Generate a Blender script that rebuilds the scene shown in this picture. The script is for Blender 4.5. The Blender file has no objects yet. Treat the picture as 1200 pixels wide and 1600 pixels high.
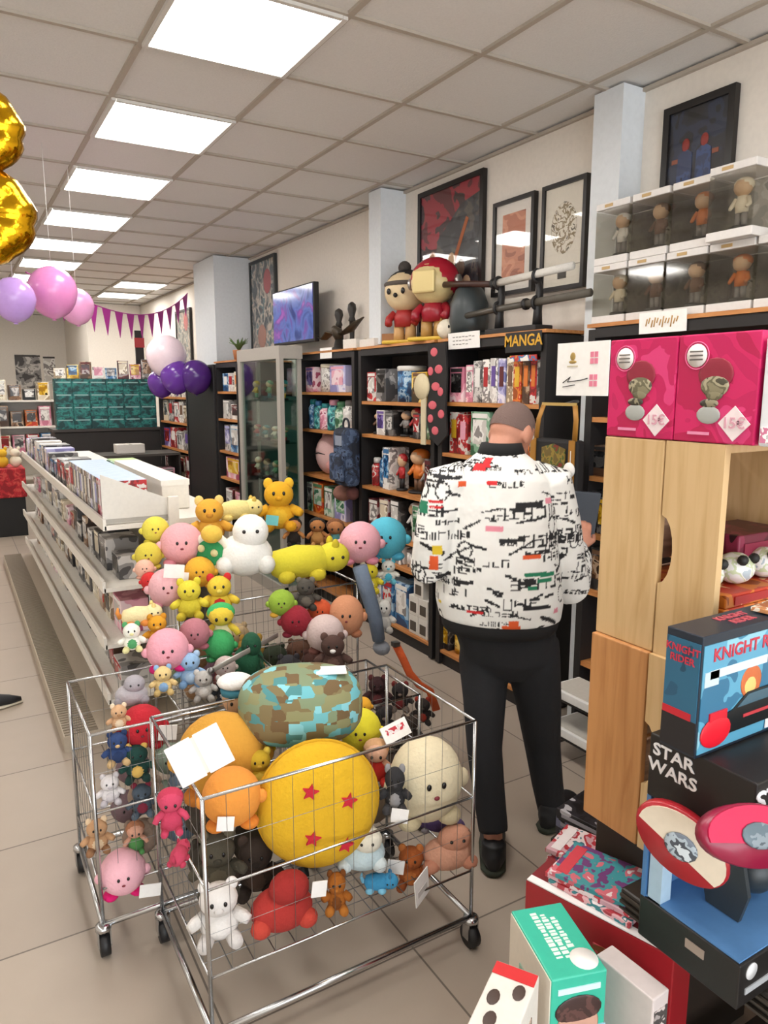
import bpy, bmesh, math, random
from mathutils import Vector, Matrix
random.seed(7)
S = bpy.context.scene
COL = S.collection
PI = math.pi

# ------------------------------------------------------------------ camera
F_PX, CAM_Z, YAW, PITCH = 1136.4, 1.72, 0.53415, 0.16852
FW = Vector((math.sin(YAW)*math.cos(PITCH), math.cos(YAW)*math.cos(PITCH), -math.sin(PITCH)))
RT = Vector((math.cos(YAW), -math.sin(YAW), 0.0))
UP = RT.cross(FW)
CAMP = Vector((0, 0, CAM_Z))
def ray(u, v): return FW + RT*((u-600)/F_PX) - UP*((v-800)/F_PX)
def aty(u, v, y): d = ray(u, v); return CAMP + d*(y/d.y)
def atx(u, v, x): d = ray(u, v); return CAMP + d*(x/d.x)
def atz(u, v, z): d = ray(u, v); return CAMP + d*((z-CAM_Z)/d.z)
def depth(p): return (Vector(p)-CAMP).dot(FW)
cam_d = bpy.data.cameras.new('camera'); cam = bpy.data.objects.new('camera', cam_d); COL.objects.link(cam)
cam_d.sensor_fit = 'VERTICAL'; cam_d.sensor_height = 24.0; cam_d.sensor_width = 18.0
cam_d.lens = F_PX/1600*24.0; cam_d.clip_start = 0.02
cam.matrix_world = Matrix(((RT.x, UP.x, -FW.x, 0), (RT.y, UP.y, -FW.y, 0), (RT.z, UP.z, -FW.z, CAM_Z), (0, 0, 0, 1)))
S.camera = cam

# ------------------------------------------------------------------ materials
def lin(h):
    if isinstance(h, (tuple, list)): return tuple(h)[:3]+(1,)
    h = h.lstrip('#'); o = []
    for i in (0, 2, 4):
        c = int(h[i:i+2], 16)/255
        o.append(c/12.92 if c <= .04045 else ((c+.055)/1.055)**2.4)
    return tuple(o)+(1,)
MC = {}
def newmat(key):
    m = bpy.data.materials.new(key); m.use_nodes = True
    nt = m.node_tree; return m, nt, nt.nodes['Principled BSDF']
def mat(hexc, rough=.55, metal=0.0, kind='plain', emit=0.0, bump=0.0, bscale=60.0, coat=0.0):
    key = f'{kind}_{hexc}_{rough}_{metal}_{emit}_{bump}'
    if key in MC: return MC[key]
    m, nt, b = newmat(key)
    c = lin(hexc)
    b.inputs['Base Color'].default_value = c
    b.inputs['Roughness'].default_value = rough; b.inputs['Metallic'].default_value = metal
    if coat: b.inputs['Coat Weight'].default_value = coat
    if emit:
        b.inputs['Emission Color'].default_value = c; b.inputs['Emission Strength'].default_value = emit
    tc = nt.nodes.new('ShaderNodeTexCoord'); n = nt.nodes.new('ShaderNodeTexNoise')
    n.inputs['Scale'].default_value = bscale; n.inputs['Detail'].default_value = 3
    nt.links.new(tc.outputs['Object'], n.inputs['Vector'])
    # slight procedural mottling of the thing's own colour
    if not metal and not emit:
        mx = nt.nodes.new('ShaderNodeMix'); mx.data_type = 'RGBA'; mx.blend_type = 'MULTIPLY'
        mx.inputs[0].default_value = .18; mx.inputs[6].default_value = c
        nt.links.new(n.outputs['Color'], mx.inputs[7]); 
        rmp = nt.nodes.new('ShaderNodeValToRGB'); rmp.color_ramp.elements[0].color = (.75, .75, .75, 1); rmp.color_ramp.elements[1].color = (1, 1, 1, 1)
        rmp.color_ramp.elements[0].position = .3; rmp.color_ramp.elements[1].position = .62
        nt.links.new(n.outputs['Fac'], rmp.inputs['Fac']); nt.links.new(rmp.outputs['Color'], mx.inputs[7])
        nt.links.new(mx.outputs[2], b.inputs['Base Color'])
    if bump:
        bp = nt.nodes.new('ShaderNodeBump'); bp.inputs['Strength'].default_value = bump; bp.inputs['Distance'].default_value = .006
        nt.links.new(n.outputs['Fac'], bp.inputs['Height']); nt.links.new(bp.outputs['Normal'], b.inputs['Normal'])
    MC[key] = m; return m
def plushm(hexc): return mat(hexc, .95, 0, 'fabric', 0, .5, 90)
def printm(cols, scale=14.0, rough=.4, stretch=(1, 1, 1)):
    key = 'print_'+'_'.join(cols)+f'_{scale}_{stretch}'
    if key in MC: return MC[key]
    m, nt, b = newmat(key); b.inputs['Roughness'].default_value = rough
    tc = nt.nodes.new('ShaderNodeTexCoord'); oi = nt.nodes.new('ShaderNodeObjectInfo')
    mp = nt.nodes.new('ShaderNodeMapping'); mp.inputs['Scale'].default_value = stretch
    ad = nt.nodes.new('ShaderNodeVectorMath'); ad.operation = 'ADD'
    ml = nt.nodes.new('ShaderNodeMath'); ml.operation = 'MULTIPLY'; ml.inputs[1].default_value = 13.0
    nt.links.new(oi.outputs['Random'], ml.inputs[0])
    nt.links.new(tc.outputs['Object'], mp.inputs['Vector']); nt.links.new(mp.outputs['Vector'], ad.inputs[0]); nt.links.new(ml.outputs[0], ad.inputs[1])
    n = nt.nodes.new('ShaderNodeTexNoise'); n.inputs['Scale'].default_value = scale; n.inputs['Detail'].default_value = 2.5; n.inputs['Distortion'].default_value = .35
    nt.links.new(ad.outputs[0], n.inputs['Vector'])
    r = nt.nodes.new('ShaderNodeValToRGB'); r.color_ramp.interpolation = 'CONSTANT'
    k = len(cols); e = r.color_ramp.elements
    pos = [0.0]+[.36+.28*i/max(1, k-1) for i in range(1, k)]
    e[0].color = lin(cols[0]); e[0].position = 0
    e[1].color = lin(cols[1]); e[1].position = pos[1]
    for i in range(2, k):
        q = e.new(pos[i]); q.color = lin(cols[i])
    nt.links.new(n.outputs['Fac'], r.inputs['Fac']); nt.links.new(r.outputs['Color'], b.inputs['Base Color'])
    MC[key] = m; return m
def woodm(c1, c2, axis=2, rough=.5, scale=5):
    key = f'wood_{c1}_{c2}_{axis}_{scale}'
    if key in MC: return MC[key]
    m, nt, b = newmat(key); b.inputs['Roughness'].default_value = rough
    tc = nt.nodes.new('ShaderNodeTexCoord'); mp = nt.nodes.new('ShaderNodeMapping')
    sc = [scale*6]*3; sc[axis] = scale*.5; mp.inputs['Scale'].default_value = sc
    n = nt.nodes.new('ShaderNodeTexNoise'); n.inputs['Scale'].default_value = 1.6; n.inputs['Detail'].default_value = 5; n.inputs['Distortion'].default_value = .8
    r = nt.nodes.new('ShaderNodeValToRGB'); r.color_ramp.elements[0].color = lin(c2); r.color_ramp.elements[1].color = lin(c1)
    r.color_ramp.elements[0].position = .3; r.color_ramp.elements[1].position = .6
    nt.links.new(tc.outputs['Object'], mp.inputs['Vector']); nt.links.new(mp.outputs['Vector'], n.inputs['Vector'])
    nt.links.new(n.outputs['Fac'], r.inputs['Fac']); nt.links.new(r.outputs['Color'], b.inputs['Base Color'])
    MC[key] = m; return m
def glassm(tint='#f4f8f8', alpha=.12, rough=.05):
    key = f'clear_{tint}_{alpha}'
    if key in MC: return MC[key]
    m, nt, b = newmat(key)
    out = nt.nodes['Material Output']
    tr = nt.nodes.new('ShaderNodeBsdfTransparent'); tr.inputs['Color'].default_value = lin(tint)
    gl = nt.nodes.new('ShaderNodeBsdfGlossy'); gl.inputs['Roughness'].default_value = rough
    lw = nt.nodes.new('ShaderNodeLayerWeight'); lw.inputs['Blend'].default_value = .5
    pw = nt.nodes.new('ShaderNodeMath'); pw.operation = 'POWER'; pw.inputs[1].default_value = 4.0; nt.links.new(lw.outputs['Facing'], pw.inputs[0])
    ma = nt.nodes.new('ShaderNodeMath'); ma.operation = 'MULTIPLY_ADD'; ma.inputs[1].default_value = .6; ma.inputs[2].default_value = alpha
    ma.use_clamp = True
    nt.links.new(pw.outputs[0], ma.inputs[0])
    mx = nt.nodes.new('ShaderNodeMixShader')
    nt.links.new(ma.outputs[0], mx.inputs['Fac']); nt.links.new(tr.outputs[0], mx.inputs[1]); nt.links.new(gl.outputs[0], mx.inputs[2])
    nt.links.new(mx.outputs[0], out.inputs['Surface'])
    MC[key] = m; return m
def emitm(hexc, s):
    key = f'emit_{hexc}_{s}'
    if key in MC: return MC[key]
    m, nt, b = newmat(key); b.inputs['Base Color'].default_value = (.8, .8, .8, 1)
    b.inputs['Emission Color'].default_value = lin(hexc); b.inputs['Emission Strength'].default_value = s
    MC[key] = m; return m

# ------------------------------------------------------------------ mesh builder
class MB:
    def __init__(s): s.v = []; s.f = []; s.mi = []; s.sm = []; s.mats = []
    def m(s, mt):
        if mt not in s.mats: s.mats.append(mt)
        return s.mats.index(mt)
    def add(s, vs, fs, mt, smooth=False, M=None):
        o = len(s.v); k = s.m(mt)
        for p in vs: s.v.append(tuple(M @ Vector(p)) if M is not None else tuple(p))
        for f in fs: s.f.append(tuple(i+o for i in f)); s.mi.append(k); s.sm.append(smooth)
        return s
    def box(s, c, d, mt, M=None, bev=0.0):
        x, y, z = d[0]/2, d[1]/2, d[2]/2
        if bev > 0:
            bm = bmesh.new(); bmesh.ops.create_cube(bm, size=1.0)
            for v in bm.verts: v.co = Vector((v.co.x*d[0], v.co.y*d[1], v.co.z*d[2]))
            bmesh.ops.bevel(bm, geom=bm.edges[:]+bm.verts[:], offset=min(bev, .45*min(d)), segments=2, profile=.5, affect='EDGES')
            bm.verts.index_update()
            vs = [v.co+Vector(c) for v in bm.verts]; fs = [[v.index for v in f.verts] for f in bm.faces]; bm.free()
            return s.add(vs, fs, mt, True if False else False, M)
        vs = [(c[0]+a*x, c[1]+b*y, c[2]+e*z) for a in (-1, 1) for b in (-1, 1) for e in (-1, 1)]
        fs = [(0, 1, 3, 2), (4, 6, 7, 5), (0, 4, 5, 1), (2, 3, 7, 6), (0, 2, 6, 4), (1, 5, 7, 3)]
        return s.add(vs, fs, mt, False, M)
    def sph(s, c, r, mt, n=14, M=None):
        if not isinstance(r, (tuple, list)): r = (r, r, r)
        k = max(6, n//2+1); vs = [(c[0], c[1], c[2]+r[2])]; fs = []
        for i in range(1, k):
            t = PI*i/k
            for j in range(n):
                a = 2*PI*j/n
                vs.append((c[0]+r[0]*math.sin(t)*math.cos(a), c[1]+r[1]*math.sin(t)*math.sin(a), c[2]+r[2]*math.cos(t)))
        vs.append((c[0], c[1], c[2]-r[2])); L = len(vs)-1
        for j in range(n):
            j2 = (j+1) % n
            fs.append((0, 1+j, 1+j2)); b = 1+(k-2)*n; fs.append((L, b+j2, b+j))
            for i in range(k-2): a = 1+i*n; fs.append((a+j, a+n+j, a+n+j2, a+j2))
        return s.add(vs, fs, mt, True, M)
    def tube(s, pts, rs, mt, n=10, cap=True, M=None, axes=None, smooth=True):
        """loft of circles/ellipses along pts; rs: r or (r1,r2); axes gives fixed (a,b) frame"""
        pts = [Vector(p) for p in pts]; L = len(pts)
        if not isinstance(rs, (list, tuple)): rs = [rs]*L
        vs = []; fs = []; prev = None
        for i, p in enumerate(pts):
            t = (pts[min(i+1, L-1)]-pts[max(i-1, 0)]); t = t.normalized() if t.length > 1e-9 else Vector((0, 0, 1))
            if axes: a, b = Vector(axes[0]), Vector(axes[1])
            else:
                if prev is None:
                    ref = Vector((0, 0, 1)) if abs(t.z) < .9 else Vector((1, 0, 0)); a = t.cross(ref).normalized()
                else: a = (prev - t*prev.dot(t)).normalized()
                prev = a; b = t.cross(a)
            r = rs[i]; ra, rb = (r if isinstance(r, (tuple, list)) else (r, r))
            for j in range(n):
                q = 2*PI*j/n; vs.append(p + a*(ra*math.cos(q)) + b*(rb*math.sin(q)))
        for i in range(L-1):
            for j in range(n):
                j2 = (j+1) % n; fs.append((i*n+j, i*n+j2, (i+1)*n+j2, (i+1)*n+j))
        if cap: fs.append(tuple(range(n-1, -1, -1))); fs.append(tuple((L-1)*n+j for j in range(n)))
        return s.add(vs, fs, mt, smooth, M)
    def cyl(s, p0, p1, r0, mt, r1=None, n=12, M=None): return s.tube([p0, p1], [r0, r0 if r1 is None else r1], mt, n, True, M)
    def lathe(s, prof, mt, n=20, c=(0, 0, 0), M=None, smooth=True):
        vs = []; fs = []
        for r, z in prof:
            for j in range(n): vs.append((c[0]+r*math.cos(2*PI*j/n), c[1]+r*math.sin(2*PI*j/n), c[2]+z))
        for i in range(len(prof)-1):
            for j in range(n):
                j2 = (j+1) % n; fs.append((i*n+j, i*n+j2, (i+1)*n+j2, (i+1)*n+j))
        fs.append(tuple(range(n-1, -1, -1))); fs.append(tuple((len(prof)-1)*n+j for j in range(n)))
        return s.add(vs, fs, mt, smooth, M)
    def torus(s, c, R, r, mt, n=24, k=10, M=None, sc=(1, 1, 1), arc=2*PI):
        vs = []; fs = []
        for i in range(n):
            a = arc*i/n
            for j in range(k):
                b = 2*PI*j/k; q = R+r*math.cos(b)
                vs.append((c[0]+q*math.cos(a)*sc[0], c[1]+r*math.sin(b)*sc[1], c[2]+q*math.sin(a)*sc[2]))
        for i in range(n):
            for j in range(k):
                i2 = (i+1) % n; j2 = (j+1) % k; fs.append((i*k+j, i*k+j2, i2*k+j2, i2*k+j))
        return s.add(vs, fs, mt, True, M)
    def prism(s, pts, t, mt, M=None):
        """2D outline in local x,z extruded along y by thickness t (centred)"""
        n = len(pts); vs = [(p[0], -t/2, p[1]) for p in pts]+[(p[0], t/2, p[1]) for p in pts]
        fs = [tuple(range(n)), tuple(range(2*n-1, n-1, -1))]+[(i, i+n, (i+1) % n+n, (i+1) % n) for i in range(n)]
        return s.add(vs, fs, mt, False, M)
    def build(s, name, parent=None, loc=(0, 0, 0), rot=(0, 0, 0)):
        me = bpy.data.meshes.new(name); me.from_pydata(s.v, [], s.f)
        for m_ in s.mats: me.materials.append(m_)
        me.polygons.foreach_set('material_index', s.mi); me.polygons.foreach_set('use_smooth', s.sm); me.update()
        bm = bmesh.new(); bm.from_mesh(me); bmesh.ops.recalc_face_normals(bm, faces=bm.faces); bm.to_mesh(me); bm.free()
        o = bpy.data.objects.new(name, me); COL.objects.link(o); o.location = loc; o.rotation_euler = rot
        if parent: o.parent = parent
        return o
def tag(o, label, cat, group=None, kind=None):
    if label: o['label'] = label
    if cat: o['category'] = cat
    if group: o['group'] = group
    if kind: o['kind'] = kind
    return o
def thing(name, label, cat, loc=(0, 0, 0), rz=0.0, group=None):
    o = bpy.data.objects.new(name, None); COL.objects.link(o); o.empty_display_size = .05
    o.location = loc; o.rotation_euler = (0, 0, rz); tag(o, label, cat, group); return o
def copy_tree(o, parent=None):
    c = o.copy(); COL.objects.link(c); c.parent = parent
    for ch in list(o.children): copy_tree(ch, c)
    return c
def struct(name, mb, label=None):
    o = mb.build(name); o['kind'] = 'structure'; o['label'] = label or name.replace('_', ' '); o['category'] = name.split('_')[0]; return o
def text(name, s, size, mt, parent, M, ext=.0008, align='CENTER', sx=1.0):
    cu = bpy.data.curves.new(name, 'FONT'); cu.body = s; cu.size = size; cu.extrude = ext; cu.align_x = align; cu.align_y = 'CENTER'
    cu.resolution_u = 3; cu.offset = size*.018
    t = bpy.data.objects.new('tmp', cu); COL.objects.link(t)
    me = bpy.data.meshes.new_from_object(t.evaluated_get(bpy.context.evaluated_depsgraph_get()))
    bpy.data.objects.remove(t); bpy.data.curves.remove(cu)
    me.materials.clear(); me.materials.append(mt)
    for v in me.vertices: v.co.x *= sx
    me.transform(M); o = bpy.data.objects.new(name, me); COL.objects.link(o)
    if parent: o.parent = parent
    return o
def remesh(mb, voxel, smooth=4, fac=.5):
    o = mb.build('tmp_remesh')
    r = o.modifiers.new('r', 'REMESH'); r.mode = 'VOXEL'; r.voxel_size = voxel
    if smooth:
        q = o.modifiers.new('s', 'SMOOTH'); q.factor = fac; q.iterations = smooth
    me = bpy.data.meshes.new_from_object(o.evaluated_get(bpy.context.evaluated_depsgraph_get()))
    bpy.data.objects.remove(o); me.polygons.foreach_set('use_smooth', [True]*len(me.polygons)); return me
def meshobj(name, me, mt, parent=None):
    me.materials.clear(); me.materials.append(mt); o = bpy.data.objects.new(name, me); COL.objects.link(o)
    if parent: o.parent = parent
    return o
# text frame facing -X (normal -X, reading direction along -Y) and facing -Y (reading along +X)
def face_mx(x, y, z): return Matrix(((0, 0, -1, x), (-1, 0, 0, y), (0, 1, 0, z), (0, 0, 0, 1)))
def face_my(x, y, z): return Matrix(((1, 0, 0, x), (0, 0, -1, y), (0, 1, 0, z), (0, 0, 0, 1)))
def face_pz(x, y, z, a=0): return Matrix.Translation((x, y, z)) @ Matrix.Rotation(a, 4, 'Z')
ORD = ['leftmost', 'second from left', 'third from left', 'fourth from left', 'fifth from left', 'sixth from left', 'seventh from left', 'eighth from left',
       'ninth from left', 'tenth from left', 'eleventh from left', 'twelfth from left', 'thirteenth from left', 'fourteenth from left', 'fifteenth from left', 'sixteenth from left']
BLACK = mat('#1d1b1b', .5); WHITE = mat('#ecebe8', .5); CARD = mat('#f4f2ee', .6); CHROME = mat('#c4c6c8', .22, 1.0); STEEL = mat('#8f9090', .35, 1.0)
DARK = mat('#151414', .6); INK = mat('#22201f', .6)

# ------------------------------------------------------------------ the room
CEIL = 3.04; GX, GY = .7587, 2.5398
def floor_mat():
    m, nt, b = newmat('floor_tiles'); tc = nt.nodes.new('ShaderNodeTexCoord')
    br = nt.nodes.new('ShaderNodeTexBrick'); br.offset = 0; br.inputs['Scale'].default_value = 1.0
    br.inputs['Brick Width'].default_value = .6; br.inputs['Row Height'].default_value = .6; br.inputs['Mortar Size'].default_value = .0035; br.inputs['Mortar Smooth'].default_value = .2
    br.inputs['Color1'].default_value = lin('#b2a596'); br.inputs['Color2'].default_value = lin('#ab9e90'); br.inputs['Mortar'].default_value = lin('#6d645b')
    n = nt.nodes.new('ShaderNodeTexNoise'); n.inputs['Scale'].default_value = 6; n.inputs['Detail'].default_value = 6
    mx = nt.nodes.new('ShaderNodeMix'); mx.data_type = 'RGBA'; mx.blend_type = 'MULTIPLY'; mx.inputs[0].default_value = .35
    rmp = nt.nodes.new('ShaderNodeValToRGB'); rmp.color_ramp.elements[0].color = (.72, .70, .68, 1); rmp.color_ramp.elements[1].color = (1, 1, 1, 1)
    mp = nt.nodes.new('ShaderNodeMapping'); mp.inputs['Location'].default_value = (.1, .12, 0)
    nt.links.new(tc.outputs['Object'], mp.inputs['Vector']); nt.links.new(mp.outputs['Vector'], br.inputs['Vector']); nt.links.new(tc.outputs['Object'], n.inputs['Vector'])
    nt.links.new(n.outputs['Fac'], rmp.inputs['Fac']); nt.links.new(br.outputs['Color'], mx.inputs[6]); nt.links.new(rmp.outputs['Color'], mx.inputs[7])
    nt.links.new(mx.outputs[2], b.inputs['Base Color']); b.inputs['Roughness'].default_value = .42; return m
WALLM = mat('#e6dfd5', .85, 0, 'wall', 0, .06, 40)
WALLB = mat('#dde2e6', .85, 0, 'wall', 0, .06, 40)
CEILM = mat('#e0dedb', .95, 0, 'ceiling', 0, .25, 130)
struct('floor', MB().box((.4, 6, -.05), (7.6, 20.4, .1), floor_mat()), 'greige tiled shop floor')
struct('ceiling', MB().box((.4, 6, CEIL+.06), (7.6, 20.4, .1), CEILM), 'suspended ceiling of square mineral tiles')
struct('wall_right', MB().box((2.9, 6, CEIL/2), (.2, 20.4, CEIL), WALLM), 'cream wall behind the bookcases')
w = MB(); w.box((-.6, 15.1, CEIL/2), (5.2, .2, CEIL), WALLM); w.box((2.38, 13.75, CEIL/2), (.83, 2.5, CEIL), WALLM); struct('wall_back', w, 'far cream end wall')
struct('wall_left', MB().box((-3.3, 6, CEIL/2), (.2, 20.4, CEIL), WALLM), 'left wall outside the frame')
struct('wall_front', MB().box((.4, -4.1, CEIL/2), (7.6, .2, CEIL), WALLM), 'wall behind the photographer')
g = MB(); TB = mat('#b3a99c', .7)
for i in range(-7, 4):
    g.box((GX+.6*i, 6, CEIL+.004), (.024, 20.2, .012), TB)
for j in range(-11, 21):
    g.box((-.2, GY+.6*j, CEIL+.004), (6.0, .022, .0115), TB)
g.box((2.79, 6, CEIL-.008), (.02, 20.2, .016), TB)
struct('trim_1', g, 'ceiling T-bar grid')
P1 = MB().box((2.735, 2.52, CEIL/2), (.15, .17, CEIL-.002), WALLB); struct('trim_2', P1, 'pale pilaster right of the framed sketch')
P2 = MB().box((2.705, 4.52, 2.53), (.21, .16, 1.018), WALLB); struct('trim_3', P2, 'pale pilaster left of the big red poster')
P3 = MB().box((2.61, 7.8, CEIL/2), (.40, .7, CEIL-.002), WALLB); struct('trim_4', P3, 'deep pilaster behind the bunting')
# lights
LITM = emitm('#fffaf4', 9.0); LFR = mat('#d9d6d0', .4)
proto = None
def light(i, j, label, group):
    global proto
    x, y = GX+.6*i+.3, GY+.6*j+.3
    if proto is None:
        r = thing('ceiling_light', label, 'ceiling light', (x, y, CEIL), 0, group)
        f = MB()
        for sx in (-1, 1):
            f.box((sx*.287, 0, -.006), (.02, .59, .016), LFR); f.box((0, sx*.287, -.006), (.55, .02, .016), LFR)
        f.build('frame', r); MB().box((0, 0, -.004), (.555, .555, .008), LITM).build('diffuser', r); proto = r
    else:
        r = copy_tree(proto); r.location = (x, y, CEIL); r['label'] = label; r['group'] = group
    return r
nm = ['nearest', 'second nearest', 'third nearest', 'fourth nearest', 'fifth nearest', 'sixth nearest', 'seventh nearest', 'eighth nearest', 'ninth nearest']
for k in range(9):
    light(0, 2*k, f'square lit ceiling panel, {nm[k]} of the long receding row', 'lit ceiling panels of the long row')
for k, t in ((11, 'nearer'), (13, 'farther')):
    light(2, k+1, f'{t} of the two lit ceiling panels above the pink bunting', 'lit ceiling panels near the far right wall')
for j in (-2, -4, -6): light(0, j, 'lit ceiling panel of the long row behind the camera', 'lit ceiling panels behind the camera')
for j in (-4, -1, 2, 5, 8, 11, 14): light(-5, j, 'unseen fill light panel added left of the picture', 'fill light panels added left of the picture')  # unseen extra row, added only to brighten the left aisle

# ------------------------------------------------------------------ bookcases
WOODE = woodm('#c98a4f', '#a96b36', 1); CASEM = mat('#1b1818', .55); CASEB = mat('#2a211c', .7)
def bookcase(label, xf, y0, y1, boards, top=1.99, xb=2.79):
    """y0<y1; carcass black, orange-wood shelf boards"""
    r = thing('bookcase', label, 'bookcase', ((xf+xb)/2, (y0+y1)/2, 0), 0, 'black bookcases along the right wall')
    d = xb-xf; w_ = y1-y0
    for s in (-1, 1): MB().box((0, s*(w_/2-.02), top/2), (d, .04, top-.02), CASEM).build('side_panel', r)
    MB().box((d/2-.006, 0, top/2), (.01, w_-.08, top-.04), CASEB).build('back_panel', r)
    t = MB().box((0, 0, top-.025), (d, w_-.081, .045), CASEM); t.build('top_rail', r)
    MB().box((-.004, 0, top+.006), (d+.01, w_+.004, .016), WOODE).build('top_board', r)
    MB().box((.01, 0, .04), (d-.03, w_-.081, .08), CASEM).build('plinth', r)
    MB().box((0, 0, .09), (d-.015, w_-.082, .018), WOODE).build('shelf', r)
    for z in boards: MB().box((-.002, 0, z-.011), (d-.012, w_-.082, .022), WOODE).build('shelf', r)
    return r
CA = 'bookcase behind person'; CB = 'bookcase left of person'; CC = 'bookcase right of cabinet'; CE = 'bookcase left of cabinet'; CF = 'bookcase past purple balloons'; CG = 'bookcase right of person'
BA = [1.64, 1.34, 1.03, .72, .42]; BB = [1.63, 1.40, 1.03, .72, .53]; BC = [1.69, 1.39, 1.02, .70, .40]; BE = [1.69, 1.43, 1.12, .86, .55]; BG = [1.59, 1.32, 1.05, .78, .42]; BF = [1.62, 1.33, 1.02, .7, .4]
bookcase('black bookcase with orange shelf edges directly behind the person', 2.52, 2.71, 3.62, BA)
bookcase('black bookcase with orange shelf edges just left of the person', 2.52, 3.66, 4.62, BB)
bookcase('black bookcase between the glass cabinet and the tall double upright', 2.52, 4.68, 5.66, BC)
bookcase('black bookcase with paperbacks left of the glass display cabinet', 2.26, 6.42, 7.06, BE, 1.96)
bookcase('black bookcase farthest along the wall beyond the purple balloons', 2.24, 8.02, 9.28, BF, 1.95)
bookcase('black bookcase right of the person under the clear figure boxes', 2.52, .90, 2.44, BG)
pn = MB().box((2.32, 7.535, .975), (.16, .93, 1.95), CASEM, None, .006); o = pn.build('black_panel'); tag(o, 'tall black cladding panel below the far pilaster beside purple balloons', 'panel')

EYE = mat('#171515', .2)
def eye2(r, R_, x, z, y, s=.065):
    for e in (-1, 1): MB().sph((e*x*R_, y*R_, z*R_), (s*R_, s*.6*R_, s*1.35*R_), EYE, 8).build('eye', r)
# ---- goods
PAL = {
 'red': ['#7c1a1c', '#b5262a', '#d8d2cc', '#c2312f'], 'dark': ['#191718', '#2c2a2b', '#6a6663', '#201e1f'], 'grey': ['#4c4a4a', '#8d8a88', '#c9c5c1', '#6e6b6a'],
 'blue': ['#1f3f66', '#3d77a8', '#a8c4d8', '#2b557f'], 'yellow': ['#a9791a', '#d9ac2b', '#f0d37a', '#3a2c14'], 'pink': ['#c5778d', '#e6a8b8', '#f0d5da', '#a14963'],
 'white': ['#cfcac4', '#eae7e2', '#8d8785', '#f2efe9'], 'teal': ['#0f4f55', '#2a8c8f', '#7fc4c0', '#174a66'], 'orange': ['#9c4a17', '#d77a2c', '#c23a20', '#e8b483'],
 'maroon': ['#3a1416', '#6b2226', '#a99c98', '#4e191c'], 'green': ['#2f5c3c', '#7fa98a', '#c8d4c5', '#3f6f55'], 'purple': ['#42306b', '#7a63a8', '#c7bddb', '#5b3f8a'],
 'brown': ['#4a3324', '#7b5a3f', '#b59a80', '#33241b'], 'cream': ['#d8cbb2', '#efe6d2', '#a08c70', '#e4d6bd'], 'black': ['#0f0f10', '#1c1c1d', '#3b3a39', '#141414'], 'lilac': ['#8a86b8', '#b5b2d8', '#e0dcea', '#6f74a8'],
}
BASE = {'red': '#b02528', 'dark': '#232122', 'grey': '#85817f', 'blue': '#3a6f9f', 'yellow': '#dcae2e', 'pink': '#e2a2b4', 'white': '#e9e6e1', 'teal': '#2a8688', 'orange': '#d4762b', 'maroon': '#5d1d21',
        'green': '#5a9069', 'purple': '#644b94', 'brown': '#70503a', 'cream': '#eadfc8', 'black': '#161616', 'lilac': '#a9a8d2'}
PAGE = mat('#e6dfd0', .8)
def g_box(c, w_, d, h, c2):
    o = MB().box((0, 0, h/2), (d, w_, h), printm(PAL[c], 1.1/max(w_, .05)), None, .003).build('product_box')
    MB().box((-d/2-.001, 0, h*.55), (.003, w_*.72, h*.55), printm(PAL[c2], 1.6/max(w_, .05), .2)).build('window', o)
    MB().box((-d/2-.001, 0, h*.91), (.003, w_*.8, h*.1), mat(BASE[c2], .5)).build('title_strip', o); return o
def g_book(c, w_, d, h, c2):
    o = MB().box((-d*.02, 0, h/2), (d*.96, w_, h), printm(PAL[c], 16), None, .002).build('paperback')
    MB().box((.01, 0, h/2), (d*.98-.02, w_*.8, h*.985+.004), PAGE).build('pages', o)
    MB().box((-d*.5-.001, 0, h*.6), (.002, w_*.55, h*.45), mat(BASE[c2], .5)).build('spine_title', o); return o
def g_fig(c, w_, d, h, c2):
    m1, m2, m3 = mat(BASE[c], .5), mat(BASE[c2], .5), mat('#d9b48f', .5)
    r = bpy.data.objects.new('figurine', None); COL.objects.link(r); q = w_
    MB().lathe([(q*.42, 0), (q*.42, .012), (q*.38, .016)], BLACK, 16).build('base', r)
    b = MB(); b.tube([(0, -q*.13, .016), (0, -q*.13, h*.36)], [q*.12, q*.13], m2, 8); b.tube([(0, q*.13, .016), (0, q*.13, h*.36)], [q*.12, q*.13], m2, 8); b.build('legs', r)
    b = MB(); b.tube([(0, 0, h*.34), (0, 0, h*.5), (0, 0, h*.66)], [(q*.2, q*.26), (q*.2, q*.3), (q*.14, q*.2)], m1, 10, axes=((1, 0, 0), (0, 1, 0)))
    for s in (-1, 1): b.tube([(0, s*q*.26, h*.62), (-q*.1, s*q*.4, h*.48), (-q*.25, s*q*.36, h*.42)], [q*.1, q*.09, q*.07], m1, 7)
    b.build('torso', r)
    b = MB(); b.sph((0, 0, h*.82), (q*.34, q*.38, h*.18), m3, 12); b.build('head', r)
    b = MB(); b.sph((q*.05, 0, h*.87), (q*.34, q*.42, h*.15), m1, 12); b.build('hair', r); return r
def g_can(c, w_, d, h, c2):
    o = MB().lathe([(w_*.48, 0), (w_*.48, h*.86)], printm(PAL[c], 18), 18).build('canister')
    MB().lathe([(w_*.5, h*.86), (w_*.5, h*.98), (w_*.46, h)], mat(BASE[c2], .4), 18).build('lid', o); return o
def g_bottle(c, w_, d, h, c2):
    o = MB().lathe([(w_*.45, 0), (w_*.47, h*.05), (w_*.47, h*.7), (w_*.3, h*.82)], printm(PAL[c], 20), 16).build('drink_bottle')
    MB().lathe([(w_*.32, h*.82), (w_*.32, h*.97), (w_*.27, h)], mat(BASE[c2], .4), 16).build('cap', o); return o
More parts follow.
